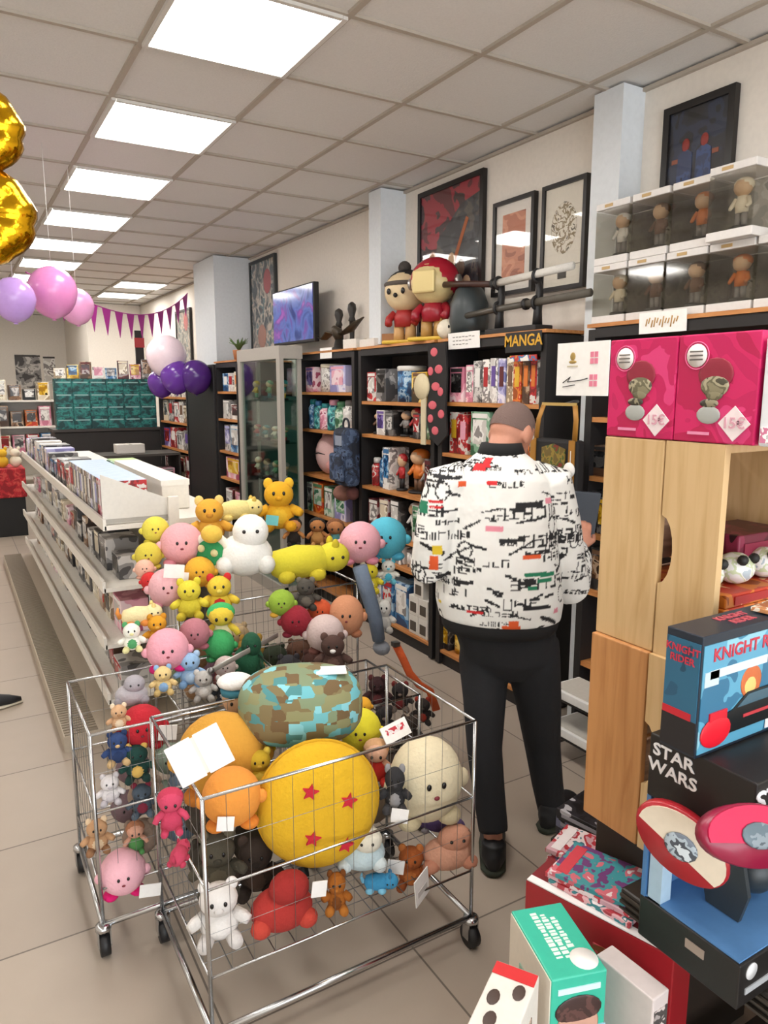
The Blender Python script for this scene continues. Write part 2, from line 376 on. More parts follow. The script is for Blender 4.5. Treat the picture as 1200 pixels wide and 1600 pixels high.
def g_mugbox(c, w_, d, h, c2):
    o = MB().box((0, 0, h/2), (d, w_, h), mat('#dcd8d0', .6), None, .003).build('mug_box')
    b = MB(); b.box((-d/2-.001, 0, h*.42), (.003, w_*.62, h*.5), mat('#4a423a', .3)); b.build('window', o); return o
GOODS = {'box': (g_box, 'boxed toy', 'boxed toy'), 'book': (g_book, 'paperback', 'book'), 'fig': (g_fig, 'figurine', 'figurine'), 'can': (g_can, 'canister', 'canister'), 'bottle': (g_bottle, 'drink bottle', 'bottle'), 'mugbox': (g_mugbox, 'mug box', 'box')}
SH = ['top', 'second', 'third', 'fourth', 'fifth', 'bottom']
def row(case, xf, z, shelf, items, depth_=.16, tilt=None):
    """items: (px_left, px_right, height, type, colour, colour2) on a board at height z, front at x = xf"""
    for i, (a, b_, h, t, c, c2) in enumerate(items):
        ya, yb = atx(a, 620, xf).y, atx(b_, 620, xf).y
        w_ = max(.018, (ya-yb)*.96); y = (ya+yb)/2
        fn, noun, cat = GOODS[t]
        d = min(depth_, .2) if t in ('box', 'book', 'mugbox') else w_
        if t in ('fig', 'can', 'bottle'): w_ = min(w_, .2); d = w_
        o = fn(c, w_, d, h, c2)
        o.location = (xf+d/2+.008+(.02 if t in ('fig', 'can', 'bottle') else random.uniform(0, .012)), y, z+.0005)
        pos = ORD[i] if i < len(items)-1 or len(items) < 3 else 'rightmost'
        if len(items) == 1: lab = f'{c} {noun} alone on the {shelf} shelf of the {case}'
        else: lab = f'{c} {noun}, {pos} on the {shelf} shelf of the {case}'
        tag(o, lab, cat, f'goods on the shelves of the {case}')
X = 2.54
row(CB, X, 1.63, 'top', [(571, 585, .2, 'box', 'red', 'white'), (585, 601, .22, 'box', 'grey', 'dark'), (601, 636, .235, 'can', 'blue', 'white'), (639, 664, .19, 'box', 'yellow', 'brown'), (668, 687, .2, 'box', 'maroon', 'dark')])
row(CB, X, 1.40, 'second', [(570, 584, .15, 'fig', 'brown', 'dark'), (585, 598, .17, 'box', 'white', 'purple'), (599, 612, .16, 'box', 'dark', 'grey'), (613, 626, .17, 'fig', 'grey', 'black'), (627, 642, .19, 'fig', 'red', 'dark'), (643, 655, .16, 'box', 'dark', 'red'), (656, 670, .15, 'can', 'green', 'cream'), (671, 686, .17, 'box', 'dark', 'white')])
row(CB, X, 1.03, 'third', [(571, 581, .2, 'bottle', 'red', 'white'), (582, 595, .26, 'bottle', 'blue', 'white'), (596, 607, .29, 'box', 'white', 'blue'), (608, 620, .25, 'fig', 'red', 'dark'), (621, 645, .29, 'fig', 'orange', 'brown'), (646, 660, .23, 'fig', 'grey', 'red'), (661, 673, .25, 'box', 'dark', 'maroon'), (674, 687, .22, 'fig', 'white', 'dark')])
row(CB, X, .72, 'fourth', [(573, 589, .22, 'box', 'maroon', 'white'), (590, 606, .24, 'box', 'maroon', 'cream'), (607, 622, .25, 'box', 'dark', 'white'), (623, 640, .24, 'fig', 'white', 'green'), (641, 655, .25, 'box', 'white', 'green'), (656, 671, .22, 'fig', 'grey', 'orange'), (672, 687, .25, 'box', 'green', 'white')])
row(CB, X, .53, 'fifth', [(590, 606, .12, 'box', 'grey', 'red'), (607, 624, .12, 'box', 'white', 'maroon'), (625, 641, .12, 'can', 'white', 'grey'), (642, 660, .12, 'box', 'red', 'white')])
row(CB, X, .10, 'bottom', [(575, 592, .3, 'box', 'white', 'grey'), (593, 612, .28, 'box', 'blue', 'red'), (613, 636, .30, 'box', 'blue', 'white')])
X = 2.54
row(CA, X, 1.64, 'top', [(700, 722, .2, 'box', 'pink', 'dark'), (723, 735, .21, 'box', 'pink', 'white'), (736, 750, .23, 'book', 'grey', 'white'), (750.5, 762, .235, 'book', 'white', 'red'), (762.5, 774, .24, 'book', 'white', 'purple'), (774.5, 786, .235, 'book', 'lilac', 'maroon'), (786.5, 798, .24, 'book', 'cream', 'brown'), (798.5, 811, .23, 'book', 'orange', 'yellow'), (811.5, 823, .235, 'book', 'brown', 'orange'), (823.5, 834, .235, 'book', 'red', 'orange'), (834.5, 846, .22, 'book', 'grey', 'dark')])
row(CA, X, 1.34, 'second', [(700, 714, .24, 'book', 'red', 'yellow'), (715, 730, .23, 'book', 'red', 'pink'), (734, 764, .25, 'box', 'green', 'white'), (765, 790, .2, 'box', 'grey', 'white'), (800, 822, .22, 'box', 'brown', 'white'), (824, 845, .2, 'box', 'orange', 'grey')])
row(CA, X, 1.03, 'third', [(700, 722, .2, 'fig', 'red', 'dark'), (800, 822, .2, 'box', 'grey', 'brown'), (824, 845, .22, 'box', 'brown', 'dark')])
row(CA, X, .10, 'bottom', [(692, 704, .15, 'box', 'dark', 'yellow'), (705, 721, .17, 'can', 'yellow', 'red'), (780, 800, .2, 'can', 'white', 'pink'), (802, 822, .18, 'box', 'blue', 'white')])
row(CC, X, 1.69, 'top', [(475, 487, .2, 'box', 'pink', 'purple'), (487, 510, .22, 'can', 'white', 'cream'), (512, 537, .2, 'box', 'lilac', 'pink')])
row(CC, X, 1.39, 'second', [(474, 481, .24, 'bottle', 'blue', 'teal'), (481.5, 489, .23, 'bottle', 'teal', 'blue'), (489, 500, .21, 'bottle', 'pink', 'teal'), (501, 512, .24, 'bottle', 'teal', 'pink'), (513, 524, .23, 'bottle', 'green', 'green'), (525, 537, .24, 'bottle', 'white', 'grey')])
row(CC, X, .70, 'fourth', [(475, 484, .24, 'box', 'green', 'grey'), (483, 500, .25, 'box', 'orange', 'green'), (501, 516, .24, 'box', 'green', 'white'), (517, 536, .22, 'box', 'lilac', 'green')])
X = 2.28
row(CE, X, 1.69, 'top', [(346, 355, .17, 'book', 'blue', 'white'), (355.5, 363, .17, 'book', 'white', 'red'), (363.5, 370, .18, 'book', 'cream', 'orange')])
row(CE, X, 1.43, 'second', [(346, 357, .18, 'box', 'grey', 'white'), (358, 370, .14, 'box', 'white', 'maroon')])
row(CE, X, 1.12, 'third', [(346, 355, .25, 'box', 'grey', 'lilac'), (356, 370, .26, 'box', 'blue', 'white')])
row(CE, X, .86, 'fourth', [(347, 370, .2, 'box', 'pink', 'yellow')])
row(CE, X, .55, 'fifth', [(346, 358, .2, 'box', 'maroon', 'white'), (359, 370, .2, 'box', 'brown', 'pink')])
X = 2.26
for sh, z, cs in (('top', 1.62, ['pink', 'white', 'grey', 'white']), ('second', 1.33, ['cream', 'grey', 'red', 'white', 'brown']), ('third', 1.02, ['purple', 'red', 'white', 'grey']), ('fourth', .7, ['white', 'maroon', 'cream', 'red']), ('fifth', .4, ['grey', 'red', 'white', 'maroon'])):
    n = len(cs); row(CF, X, z, sh, [(252+40*i/n, 252+40*(i+1)/n-.6, random.uniform(.2, .26), 'book' if i % 2 else 'box', c, cs[(i+1) % n]) for i, c in enumerate(cs)])
X = 2.54
row(CG, X, 1.32, 'second', [(916, 958, .14, 'box', 'brown', 'black'), (962, 1000, .15, 'box', 'black', 'brown')])
row(CG, X, 1.05, 'third', [(916, 936, .2, 'box', 'black', 'grey'), (938, 960, .17, 'box', 'dark', 'yellow')])
row(CG, X, .78, 'fourth', [(915, 930, .16, 'box', 'black', 'grey'), (932, 958, .2, 'box', 'dark', 'brown')])
# mug boxes, two by three, at the foot of the bookcase left of the person
k = 0
for lv, n in ((0, 2), (1, 2), (2, 1)):
    for q in range(n):
        if lv == 0: nmz = ('left', 'right')[q]+' mug box of the lowest pair'
        elif lv == 1: nmz = ('left', 'right')[q]+' mug box of the middle pair'
        else: nmz = 'single topmost mug box'
        ya = 3.92-.115*q-(.06 if lv == 2 else 0)
        o = g_mugbox('white', .11, .11, .13, 'grey'); o.location = (2.60, ya, .1+.1305*lv); tag(o, f'{nmz} in the white stack low in the bookcase', 'box', 'white mug boxes stacked low in the bookcase')
# black cap and white trays, post
r = thing('black_cap', 'black peaked cap with white trim on a shelf right of the person', 'cap', (2.62, 2.30, 1.05), 0)
bpy.data.objects.remove(r)
for z, t in ((.30, 'upper'), (.12, 'lower')):
    o = MB().box((0, 0, .02), (.2, .26, .04), WHITE, None, .004).build('storage_tray'); MB().box((0, 0, .043), (.17, .22, .006), mat('#c9c4ba', .6)).build('lid', o)
    o.location = (2.42, 2.27, z); tag(o, f'{t} of two white trays on the small black rack right of the person', 'tray', 'white trays beside the person')
rk = thing('tray_rack', 'small black open rack holding white trays beside the person', 'rack', (2.42, 2.27, 0))
for sx in (-1, 1):
    for sy in (-1, 1): MB().box((sx*.09, sy*.14, .17), (.014, .014, .34), BLACK).build('leg', rk)
for z in (.115, .295): MB().box((0, 0, z), (.2, .28, .01), BLACK).build('shelf', rk)
ps = thing('display_stand', 'slim grey metal post standing beside the person by the bookcase', 'stand', (2.42, 2.515, 0))
MB().box((0, 0, .49), (.014, .03, .98), mat('#6b6359', .4, .6)).build('pole', ps); MB().box((0, 0, .006), (.14, .16, .012), mat('#5a544c', .4, .6)).build('base', ps)

# pink plush head and backpack in bookcase C
def eyes(mb, r, x, z, y, mt, s=.1):
    for sx in (-1, 1): mb.sph((sx*x*r, y*r, z*r), (s*r, s*.6*r, s*1.35*r), mt, 8)
def place(u, v, y): return aty(u, v, y)
def yaw_to_cam(p): return math.atan2(p.y, p.x)-PI/2   # local -Y looks at the camera
o = thing('pig_plush', 'big pale pink snouted soft toy head filling a bookcase shelf', 'soft toy', (2.665, 5.38, 1.0205), -PI/2); o.scale = (.86, .86, .86)
b = MB(); b.sph((0, 0, .19), (.2, .12, .19), plushm('#d9b3b0'), 22); b.build('head', o)
MB().sph((.16, -.07, .1), (.055, .05, .045), plushm('#d79c96'), 12).build('snout', o)
MB().tube([(-.1, -.115, .19), (0, -.125, .21), (.1, -.105, .2)], [.004, .006, .004], DARK, 6).build('brow', o)
for s in (-1, 1): MB().sph((s*.1, .0, .35), (.045, .03, .05), plushm('#cfa19d'), 10).build('ear', o)
bp = thing('backpack', 'dark blue patterned backpack hanging on the double bookcase upright', 'backpack', (2.44, 4.66, 1.02))
MB().box((0, 0, .21), (.12, .24, .42), printm(['#1d2330', '#2e3c55', '#4b5c78', '#171a22'], 14, .8), None, .04).build('bag_body', bp)
MB().box((-.075, 0, .14), (.05, .19, .2), printm(['#232b3c', '#3a4a66', '#566580', '#1b2130'], 18, .8), None, .02).build('front_pocket', bp)
MB().torus((0, 0, .44), .045, .008, mat('#232733', .8), 18, 8, Matrix.Rotation(PI/2, 4, 'Z')).build('handle', bp)
MB().box((-.063, 0, .33), (.006, .1, .07), mat('#8d94a3', .7)).build('badge', bp)
pw = thing('paw_plush', 'brown and pink soft toy paw below the hanging backpack', 'soft toy', (2.47, 4.78, .90))
MB().sph((0, 0, .05), (.07, .09, .06), plushm('#8a5f52'), 14).build('paw', pw); MB().sph((.02, -.12, .06), (.05, .05, .05), plushm('#6f4440'), 12).build('paw', pw)

# ------------------------------------------------------------------ glass display cabinet
gc = thing('glass_cabinet', 'white framed glass display cabinet with small figures inside', 'display cabinet', (2.345, 5.89, 0))
gx, gy = .08, .45; FRM = mat('#aaa59c', .4)
for sx in (-1, 1):
    for sy in (-1, 1): MB().box((sx*gx, sy*gy, 1.0), (.035, .07 if sx < 0 else .035, 1.9), FRM).build('post', gc)
MB().box((0, 0, 2.0), (.2, .97, .1), FRM).build('top_frame', gc); MB().box((0, 0, .05), (.2, .97, .1), FRM).build('bottom_frame', gc)
MB().box((-gx, 0, 1.0), (.005, .84, 1.9), glassm('#e8f2ee', .06)).build('front_glass', gc)
for sy in (-1, 1): MB().box((0, sy*gy, 1.0), (.12, .005, 1.9), glassm('#e8f2ee', .06)).build('side_glass', gc)
MB().box((.085, 0, .88), (.008, .86, 1.55), mat('#1f4a48', .5)).build('back_panel', gc)
for z in (1.62, 1.28, .95): MB().box((0, 0, z), (.14, .86, .006), glassm('#bfe0d6', .15)).build('glass_shelf', gc)
for z, t, cs in ((1.623, 'top', ['yellow', 'green', 'teal']), (1.283, 'middle', ['red', 'teal', 'cream', 'green']), (.953, 'lower', ['cream', 'brown', 'green', 'grey'])):
    for i, c in enumerate(cs):
        o = g_fig(c, .09, .09, .16 if t != 'middle' else .12, cs[(i+1) % len(cs)]); o.location = (2.345, 6.18-.62*i/(len(cs)-1), z+.001)
        tag(o, f'small {c} figure on the {t} shelf inside the glass cabinet', 'figurine', 'small figures in the glass cabinet')

# ------------------------------------------------------------------ things on the bookcase tops
TOPZ = 2.0045
def framed(name, label, y0, y1, z0, z1, x, fm, art, matm=None, fw=.03, inset=0.0):
    r = thing(name, label, 'framed picture', (x, (y0+y1)/2, z0), 0, 'framed pictures on the right wall')
    w_, h = y1-y0, z1-z0; b = MB()
    for s in (-1, 1):
        b.box((0, s*(w_/2-fw/2), h/2), (.03, fw, h), fm); b.box((0, 0, h/2+s*(h/2-fw/2)), (.03, w_-2*fw, fw), fm)
    b.build('frame', r)
    if matm: MB().box((.004, 0, h/2), (.01, w_-2*fw, h-2*fw), matm).build('mat_board', r)
    a = art(w_-2*fw-2*inset, h-2*fw-2*inset); a.build('print', r, (0.0, 0, h/2))
    MB().box((-.008, 0, h/2), (.003, w_-2*fw, h-2*fw), glassm('#ffffff', .03, .02)).build('glass', r)
    return r
FB = mat('#181514', .35)
def art_dark(w_, h):
    b = MB(); b.box((0, 0, 0), (.006, w_, h), printm(['#0d1018', '#141a28', '#1f2c44', '#10131c'], 7))
    for yy in (.055, -.035):
        b.sph((-.004, yy, .055), (.004, .02, .028), mat('#8a2a22', .5), 10); b.prism([(-.038, -.12), (.038, -.12), (.034, .02), (.012, .035), (-.012, .035), (-.034, .02)], .003, printm(['#22345a', '#2b4576', '#16233c'], 20), Matrix.Translation((-.0045, yy, 0)) @ Matrix.Rotation(-PI/2, 4, 'Z'))
    for yy in (.105, -.09): b.box((-.005, yy, .0), (.002, .03, .018), mat('#8c4a30', .5))
    return b
def art_red(w_, h):
    b = MB(); b.box((0, 0, 0), (.006, w_, h), printm(['#5c1420', '#9c2033', '#3a2226', '#7c1a2a'], 5))
    b.prism([(-.3*w_, -.48*h), (.48*w_, -.48*h), (.48*w_, .4*h), (.2*w_, .36*h), (-.2*w_, .15*h)], .004, printm(['#1d2226', '#343a3f', '#57524c', '#2a2f33'], 9), Matrix.Translation((-.004, 0, 0)) @ Matrix.Rotation(-PI/2, 4, 'Z'))
    for k, (yy, zz) in enumerate([(.28, .02), (.12, -.05), (-.05, -.02), (-.2, -.08), (.0, -.17), (.2, -.2), (-.3, -.2)]):
        b.sph((-.007, yy*w_, zz*h), (.004, .045, .055), mat(['#b08a6a', '#8c6a50', '#c0a080', '#5d4636'][k % 4], .6), 10)
    b.box((-.006, -.1*w_, .18*h), (.003, .03, .3*h), mat('#a85a2a', .6), Matrix.Rotation(.5, 4, 'X'))
    b.box((-.007, 0, -.43*h), (.003, w_*.9, .06), mat('#d8d0c0', .6)); return b
def art_peach(w_, h): return MB().box((0, 0, 0), (.006, w_, h), printm(['#b8755a', '#cf9274', '#c28266', '#9d5f48'], 6))
def art_sketch(w_, h):
    b = MB(); b.box((0, 0, 0), (.006, w_, h), mat('#ded8ca', .7)); b.sph((-.003, 0, .04), (.003, w_*.34, h*.26), printm(['#ded8ca', '#8f8065', '#ded8ca', '#6b6356'], 26, .7), 16)
    b.box((-.004, 0, -.39*h), (.003, .06, .035), mat('#3b3833', .6)); b.box((-.004, 0, -.3*h), (.003, w_*.9, .004), mat('#9a9486', .6)); return b
def art_coll(w_, h):
    b = MB(); b.box((0, 0, 0), (.006, w_, h), printm(['#2c3a40', '#8f8a80', '#c9b9a8', '#57787c', '#3b3438'], 9)); b.sph((-.003, -.12, .22), (.003, .1, .12), mat('#b2454a', .6), 12)
    b.sph((-.003, .05, -.35*h), (.003, .12, .12), mat('#b77d66', .6), 10); return b
framed('framed_poster', 'dark framed poster with blue and red figures right of pilaster', 1.96, 2.30, 2.45, 2.905, 2.78, FB, art_dark)
framed('framed_poster', 'tall red and dark group poster in black frame behind large figures', 3.55, 4.24, 2.06, 2.975, 2.78, FB, art_red)
framed('framed_print', 'narrow black frame with peach picture on white mat', 3.11, 3.455, 2.24, 2.755, 2.78, FB, art_peach, mat('#e3ded6', .7), .022, .055)
framed('framed_print', 'black frame with sepia sketch on cream paper beside pilaster', 2.735, 3.05, 2.22, 2.755, 2.78, FB, art_sketch, None, .022)
framed('framed_poster', 'tall colourful collage poster in dark frame behind the television', 6.72, 7.40, 2.08, 2.985, 2.78, mat('#2e3234', .4), art_coll)
# television
tv = thing('television', 'flat television with blue violet picture above the bookcases', 'television', (2.60, 5.93, 2.052))
def tvm():
    m, nt, b_ = newmat('tv_picture'); tc = nt.nodes.new('ShaderNodeTexCoord'); n = nt.nodes.new('ShaderNodeTexNoise'); n.inputs['Scale'].default_value = 4.5; n.inputs['Distortion'].default_value = 1.5
    r = nt.nodes.new('ShaderNodeValToRGB'); e = r.color_ramp.elements; e[0].color = lin('#2a3d78'); e[0].position = .35; e[1].color = lin('#5b70b0'); e[1].position = .5
    q = e.new(.6); q.color = lin('#6a4a92'); q = e.new(.72); q.color = lin('#a05aa8')
    nt.links.new(tc.outputs['Object'], n.inputs['Vector']); nt.links.new(n.outputs['Fac'], r.inputs['Fac']); nt.links.new(r.outputs['Color'], b_.inputs['Emission Color'])
    b_.inputs['Emission Strength'].default_value = .55; b_.inputs['Base Color'].default_value = (.02, .02, .03, 1); b_.inputs['Roughness'].default_value = .12; return m
MB().box((.02, 0, .28), (.05, .86, .47), BLACK, None, .006).build('casing', tv); MB().box((-.007, 0, .285), (.003, .83, .435), tvm()).build('screen', tv)
MB().box((.12, 0, .28), (.16, .06, .05), BLACK).build('wall_arm', tv); MB().box((.19, 0, .28), (.012, .2, .2), BLACK).build('wall_plate', tv)
# sculpture with wings
ws = thing('winged_sculpture', 'dark sculpture with long outstretched wings on a bookcase top', 'sculpture', (2.62, 5.10, TOPZ))
DK = mat('#2a2622', .45); BR = mat('#4a4136', .4, .4)
MB().lathe([(.07, 0), (.07, .015), (.045, .03), (.03, .1)], DK, 14).build('pedestal', ws)
MB().tube([(0, 0, .09), (-.02, 0, .14), (-.06, -.02, .17)], [.035, .045, .02], BR, 10).build('bird_body', ws)
for s in (-1, 1):
    q = MB(); q.tube([(0, 0, .12), (0, s*.15, .15 if s > 0 else .14), (0, s*.27, .10 if s > 0 else .19), (0, s*.38, .12 if s > 0 else .22)], [(.03, .012), (.05, .008), (.035, .006), (.008, .004)], BR, 10); q.build('wing', ws)
for s, h in ((.12, .34), (-.1, .37)):
    q = MB(); q.lathe([(.035, 0), (.03, .05), (.018, .1), (.022, h*.6), (.03, h*.62), (.02, h*.7), (.035, h*.85), (.03, h*.95), (.008, h)], DK, 10)
    o = q.build('figurine_tower', None, (2.73, 5.2+s, TOPZ)); tag(o, f'{"left" if s > 0 else "right"} of two slim dark statuettes behind the winged sculpture', 'statuette', 'slim statuettes on the bookcase top')
    o.name = 'slim_statuette'
def pot(x, y, z):
    r = thing('potted_plant', 'small potted plant on the shelf beside the glass cabinet', 'plant', (x, y, z))
    MB().lathe([(.045, 0), (.06, .1), (.055, .1)], mat('#a3673c', .7), 14).build('pot', r)
    q = MB()
    for i in range(18):
        a = i*2.4; q.tube([(0, 0, .09), (.04*math.cos(a), .04*math.sin(a), .15), (.09*math.cos(a), .09*math.sin(a), .17+.02*(i % 3))], [(.006, .004), (.016, .004), (.003, .002)], mat('#55703f', .7), 6)
    q.build('foliage', r)
pot(2.40, 6.75, 1.975)
# cartons on top
for (y, w_, d, h, m_, lab, c_, rz) in [(4.84, .17, .2, .07, mat('#e2ded6', .7), 'flat white carton on the bookcase top right of winged sculpture', 'carton', .1), (4.60, .26, .16, .06, mat('#e6e2da', .7), 'long white carton lying left of the big figures', 'carton', -.1), (4.365, .11, .14, .08, mat('#a06f45', .7), 'small brown cardboard box tipped beside the big figures', 'cardboard box', .5)]:
    o = MB().box((0, 0, h/2), (d, w_, h), m_, None, .003).build('carton'); MB().box((0, 0, h+.001), (.03, w_*.98, .003), mat('#cbb591', .5)).build('packing_tape', o); o.location = (2.66, y, TOPZ+.0005); o.rotation_euler = (0, 0, rz); tag(o, lab, c_)
# the two big-headed display figures
def bighead(label, y, x, s, hm, face, bodym, legm, cap):
    r = thing('vinyl_figure', label, 'vinyl figure', (x, y, TOPZ), yaw_to_cam(Vector((x, y, 0)))-.5, 'large big-headed figures on the bookcase top')
    MB().box((0, 0, .012), (s*.55, s*.5, .024), mat('#d7b13c', .5), None, .01).build('base', r)
    for q in (-1, 1):
        MB().tube([(q*s*.1, 0, .02), (q*s*.1, 0, s*.3)], [s*.09, s*.08], legm, 10).build('leg', r); MB().tube([(q*s*.17, 0, s*.47), (q*s*.25, -s*.05, s*.38), (q*s*.22, -s*.12, s*.3)], [s*.06, s*.06, s*.06], bodym, 8).build('arm', r)
    MB().tube([(0, 0, s*.26), (0, 0, s*.4), (0, 0, s*.52)], [(s*.17, s*.12), (s*.18, s*.13), (s*.12, s*.1)], bodym, 12, axes=((1, 0, 0), (0, 1, 0))).build('torso', r)
    hz = s*.78; MB().sph((0, 0, hz), (s*.32, s*.29, s*.3), face, 22).build('head', r)
    if cap == 'helmet':
        q = MB(); q.sph((0, s*.03, hz+s*.03), (s*.345, s*.30, s*.30), hm, 22); q.build('helmet', r)
        q = MB(); q.box((0, -s*.275, hz-s*.02), (s*.34, s*.06, s*.3), mat('#d8c48a', .4, .3), None, .02); q.build('visor', r)
        for e in (-1, 1): MB().lathe([(s*.08, 0), (s*.08, s*.04), (s*.05, s*.05)], mat('#b9b7b2', .3, .8), 14, (0, 0, 0), Matrix.Translation((e*s*.34, s*.02, hz)) @ Matrix.Rotation(e*PI/2, 4, 'Y')).build('ear_disc', r)
    else:
        MB().sph((0, s*.05, hz+s*.08), (s*.325, s*.28, s*.25), hm, 20).build('knit_cap', r); MB().sph((-s*.04, s*.06, hz+s*.36), (s*.10, s*.10, s*.10), plushm('#4a4440'), 14).build('pompom', r); MB().torus((0, s*.03, hz+s*.08), s*.30, s*.035, plushm('#5a524c'), 24, 8, Matrix.Translation((0, s*.03, hz+s*.1)) @ Matrix.Rotation(PI/2, 4, 'X') @ Matrix.Translation((0, -s*.03, -hz-s*.08))).build('cap_cuff', r)
        eye2(r, s, .12, .76, -.29, .035); MB().sph((0, -s*.3, s*.7), s*.035, DARK, 8).build('nose', r)
bighead('big-headed vinyl figure with cream face and black pompom cap', 4.16, 2.62, .43, DARK, mat('#e0c9a0', .5), mat('#a82a2a', .5), mat('#cda26a', .5), 'cap')
bighead('big-headed vinyl figure in glossy dark red helmet', 3.80, 2.60, .45, mat('#a3122a', .25, 0, 'gloss'), mat('#d7c28c', .4), mat('#9c1a2c', .35), mat('#b28a4c', .4), 'helmet')
hd = thing('domed_helmet', 'dark grey domed helmet standing by the red poster', 'helmet', (2.66, 3.52, TOPZ)); MB().lathe([(.10, 0), (.115, .1), (.11, .2), (.08, .28), (.03, .32), (.002, .325)], mat('#343c3e', .4), 20).build('dome', hd); MB().lathe([(.118, 0), (.122, .02), (.114, .035)], mat('#22282a', .5), 20).build('rim', hd)
fz = thing('fluffy_plush', 'white fluffy ball toy beside the red helmet figure', 'soft toy', (2.58, 3.63, TOPZ)); MB().sph((0, 0, .06), (.06, .06, .06), plushm('#e6dcc8'), 14).build('body', fz); eye2(fz, .06, .4, 1.2, -.9, .12)
# sword rack
sr = thing('sword_stand', 'black two tier sword stand on the bookcase top', 'sword stand', (2.60, 3.02, TOPZ))
MB().box((0, 0, .015), (.12, .4, .03), BLACK, None, .005).build('base', sr)
for s in (-1, 1):
    q = MB(); q.tube([(0, s*.15, .03), (.0, s*.15, .1), (.01, s*.15, .2), (0, s*.14, .27)], [(.03, .022), (.025, .018), (.022, .016), (.02, .014)], BLACK, 8, axes=((1, 0, 0), (0, 1, 0)))
    q.torus((-.01, s*.15, .27), .03, .009, BLACK, 14, 6, None, (1, 1, 1)); q.torus((-.01, s*.15, .14), .03, .009, BLACK, 14, 6, None, (1, 1, 1)); q.build('upright', sr)
def sword(label, pts, rs, mt, gripm, y0, y1, z0, z1):
    r = thing('sword', label, 'sword', (2.585, (y0+y1)/2, (z0+z1)/2+0), 0, 'display swords on the stand')
    o_ = Vector(r.location); q = MB(); q.tube([Vector(p)-o_ for p in pts], rs, mt, 10); q.build('scabbard', r); q = MB()
    a, b_ = Vector((2.585, y1, z1))-o_, Vector((2.585, y0, z0))-o_
    q.tube([a, b_], [(.017, .02), (.016, .019)], gripm, 10); q.build('grip', r); q = MB(); d_ = (b_-a).normalized(); q.tube([a-d_*.01, a+d_*.004], [(.03, .03), (.03, .03)], BLACK, 12); q.build('guard', r); return r
WR = mat('#dcd8d0', .8, 0, 'wrap', 0, .8, 140)
sword('upper display sword with dark brown scabbard and white wrapped grip', [(2.585, 3.78, 2.335), (2.585, 3.5, 2.31), (2.585, 3.22, 2.275)], [(.014, .018)]*3, mat('#3c2019', .4), WR, 2.62, 3.2, 2.29, 2.275)
sword('lower display sword with plain black scabbard', [(2.585, 3.5, 2.125), (2.585, 3.2, 2.14), (2.585, 2.95, 2.145)], [(.013, .017)]*3, mat('#4f4a42', .35), mat('#5a554c', .6), 2.5, 2.94, 2.155, 2.145)
sg = MB().box((0, 0, 0), (.006, .27, .1), mat('#1a1817', .5), None, .002).build('manga_sign', None, (2.5105, 2.87, 1.95)); sg.name = 'shelf_sign'; tag(sg, 'black shelf sign with yellow MANGA lettering on the bookcase behind person', 'sign')
text('lettering', 'MANGA', .078, mat('#d9a52a', .5), sg, face_mx(-.0035, 0, .005))
ps_ = MB().box((0, 0, 0), (.006, .2, .03), printm(['#d9a52a', '#c23a30', '#3a78a8', '#e8e4da'], 16), None, .001).build('shelf_strip', None, (2.513, 2.87, 1.87)); tag(ps_, 'narrow multicoloured shelf strip below the black MANGA sign', 'shelf label')
pc = MB().box((0, 0, 0), (.003, .29, .09), CARD).build('price_card', None, (2.512, 3.37, 1.985), (0, -.05, 0)); tag(pc, 'white price card with grey writing between the figures and MANGA sign', 'price card')
q = MB()
for i, zz in enumerate((.02, .0, -.02)):
    for j in range(7-i): q.box((-.002, .09-.03*j, zz+.002*math.sin(3*j)), (.001, .022, .005), mat('#8f8b86', .7))
q.build('writing', pc)
pl = MB().box((0, 0, 0), (.003, .23, .085), CARD).build('price_card', None, (2.512, 2.035, 1.985), (0, -.04, 0)); tag(pl, 'white card with gold script below the clear figure boxes', 'price card')
q = MB()
for j in range(12): q.tube([(-.002, .08-.0135*j, -.012+.01*math.sin(j*1.9)), (-.002, .073-.0135*j, .016+.006*math.sin(j*2.3))], [.003, .003], mat('#b48a4a', .5), 5)
q.build('gold_script', pl)
wc = MB().box((0, 0, 0), (.003, .2, .08), CARD).build('price_card', None, (2.5125, 5.12, 1.985)); tag(wc, 'small white card below the winged sculpture', 'price card')

# ------------------------------------------------------------------ clear display boxes with figures
def clearbox(x, y, z, label, fl, c, w_=.185, h=.25, d=.17):
    r = thing('clear_display_box', label, 'display box', (x, y, z), 0, 'clear figure boxes on the bookcase')
    MB().box((0, 0, .016), (d, w_, .032), mat('#dcd8d4', .5), None, .003).build('base', r); t = MB().box((0, 0, h-.014), (d, w_, .028), mat('#dad6d2', .5), None, .003).build('lid', r)
    q = MB(); q.box((-d/2-.001, .02, h-.014), (.002, .045, .012), mat('#b99a66', .5)); q.build('gold_logo', t)
    q = MB(); gm = glassm('#efeeea', .10, .06)
    for s in (-1, 1): q.box((0, s*(w_/2-.002), h/2), (d-.004, .002, h-.062), gm); q.box((s*(d/2-.002), 0, h/2), (.002, w_-.008, h-.062), gm)
    q.build('clear_shell', r)
    MB().box((d/2-.012, 0, h/2), (.004, w_-.02, h-.068), printm(['#77736d', '#989389', '#b3ada3', '#6a665f'], 12)).build('inner_card', r)
    f = g_fig(c, .09, .09, h-.075, 'grey'); f.location = (x-.015, y, z+.033); tag(f, fl, 'figurine', 'figures inside the clear boxes')
side = ['leftmost', 'second', 'third', 'fourth', 'rightmost']
cols_ = ['cream', 'brown', 'brown', 'orange', 'cream']
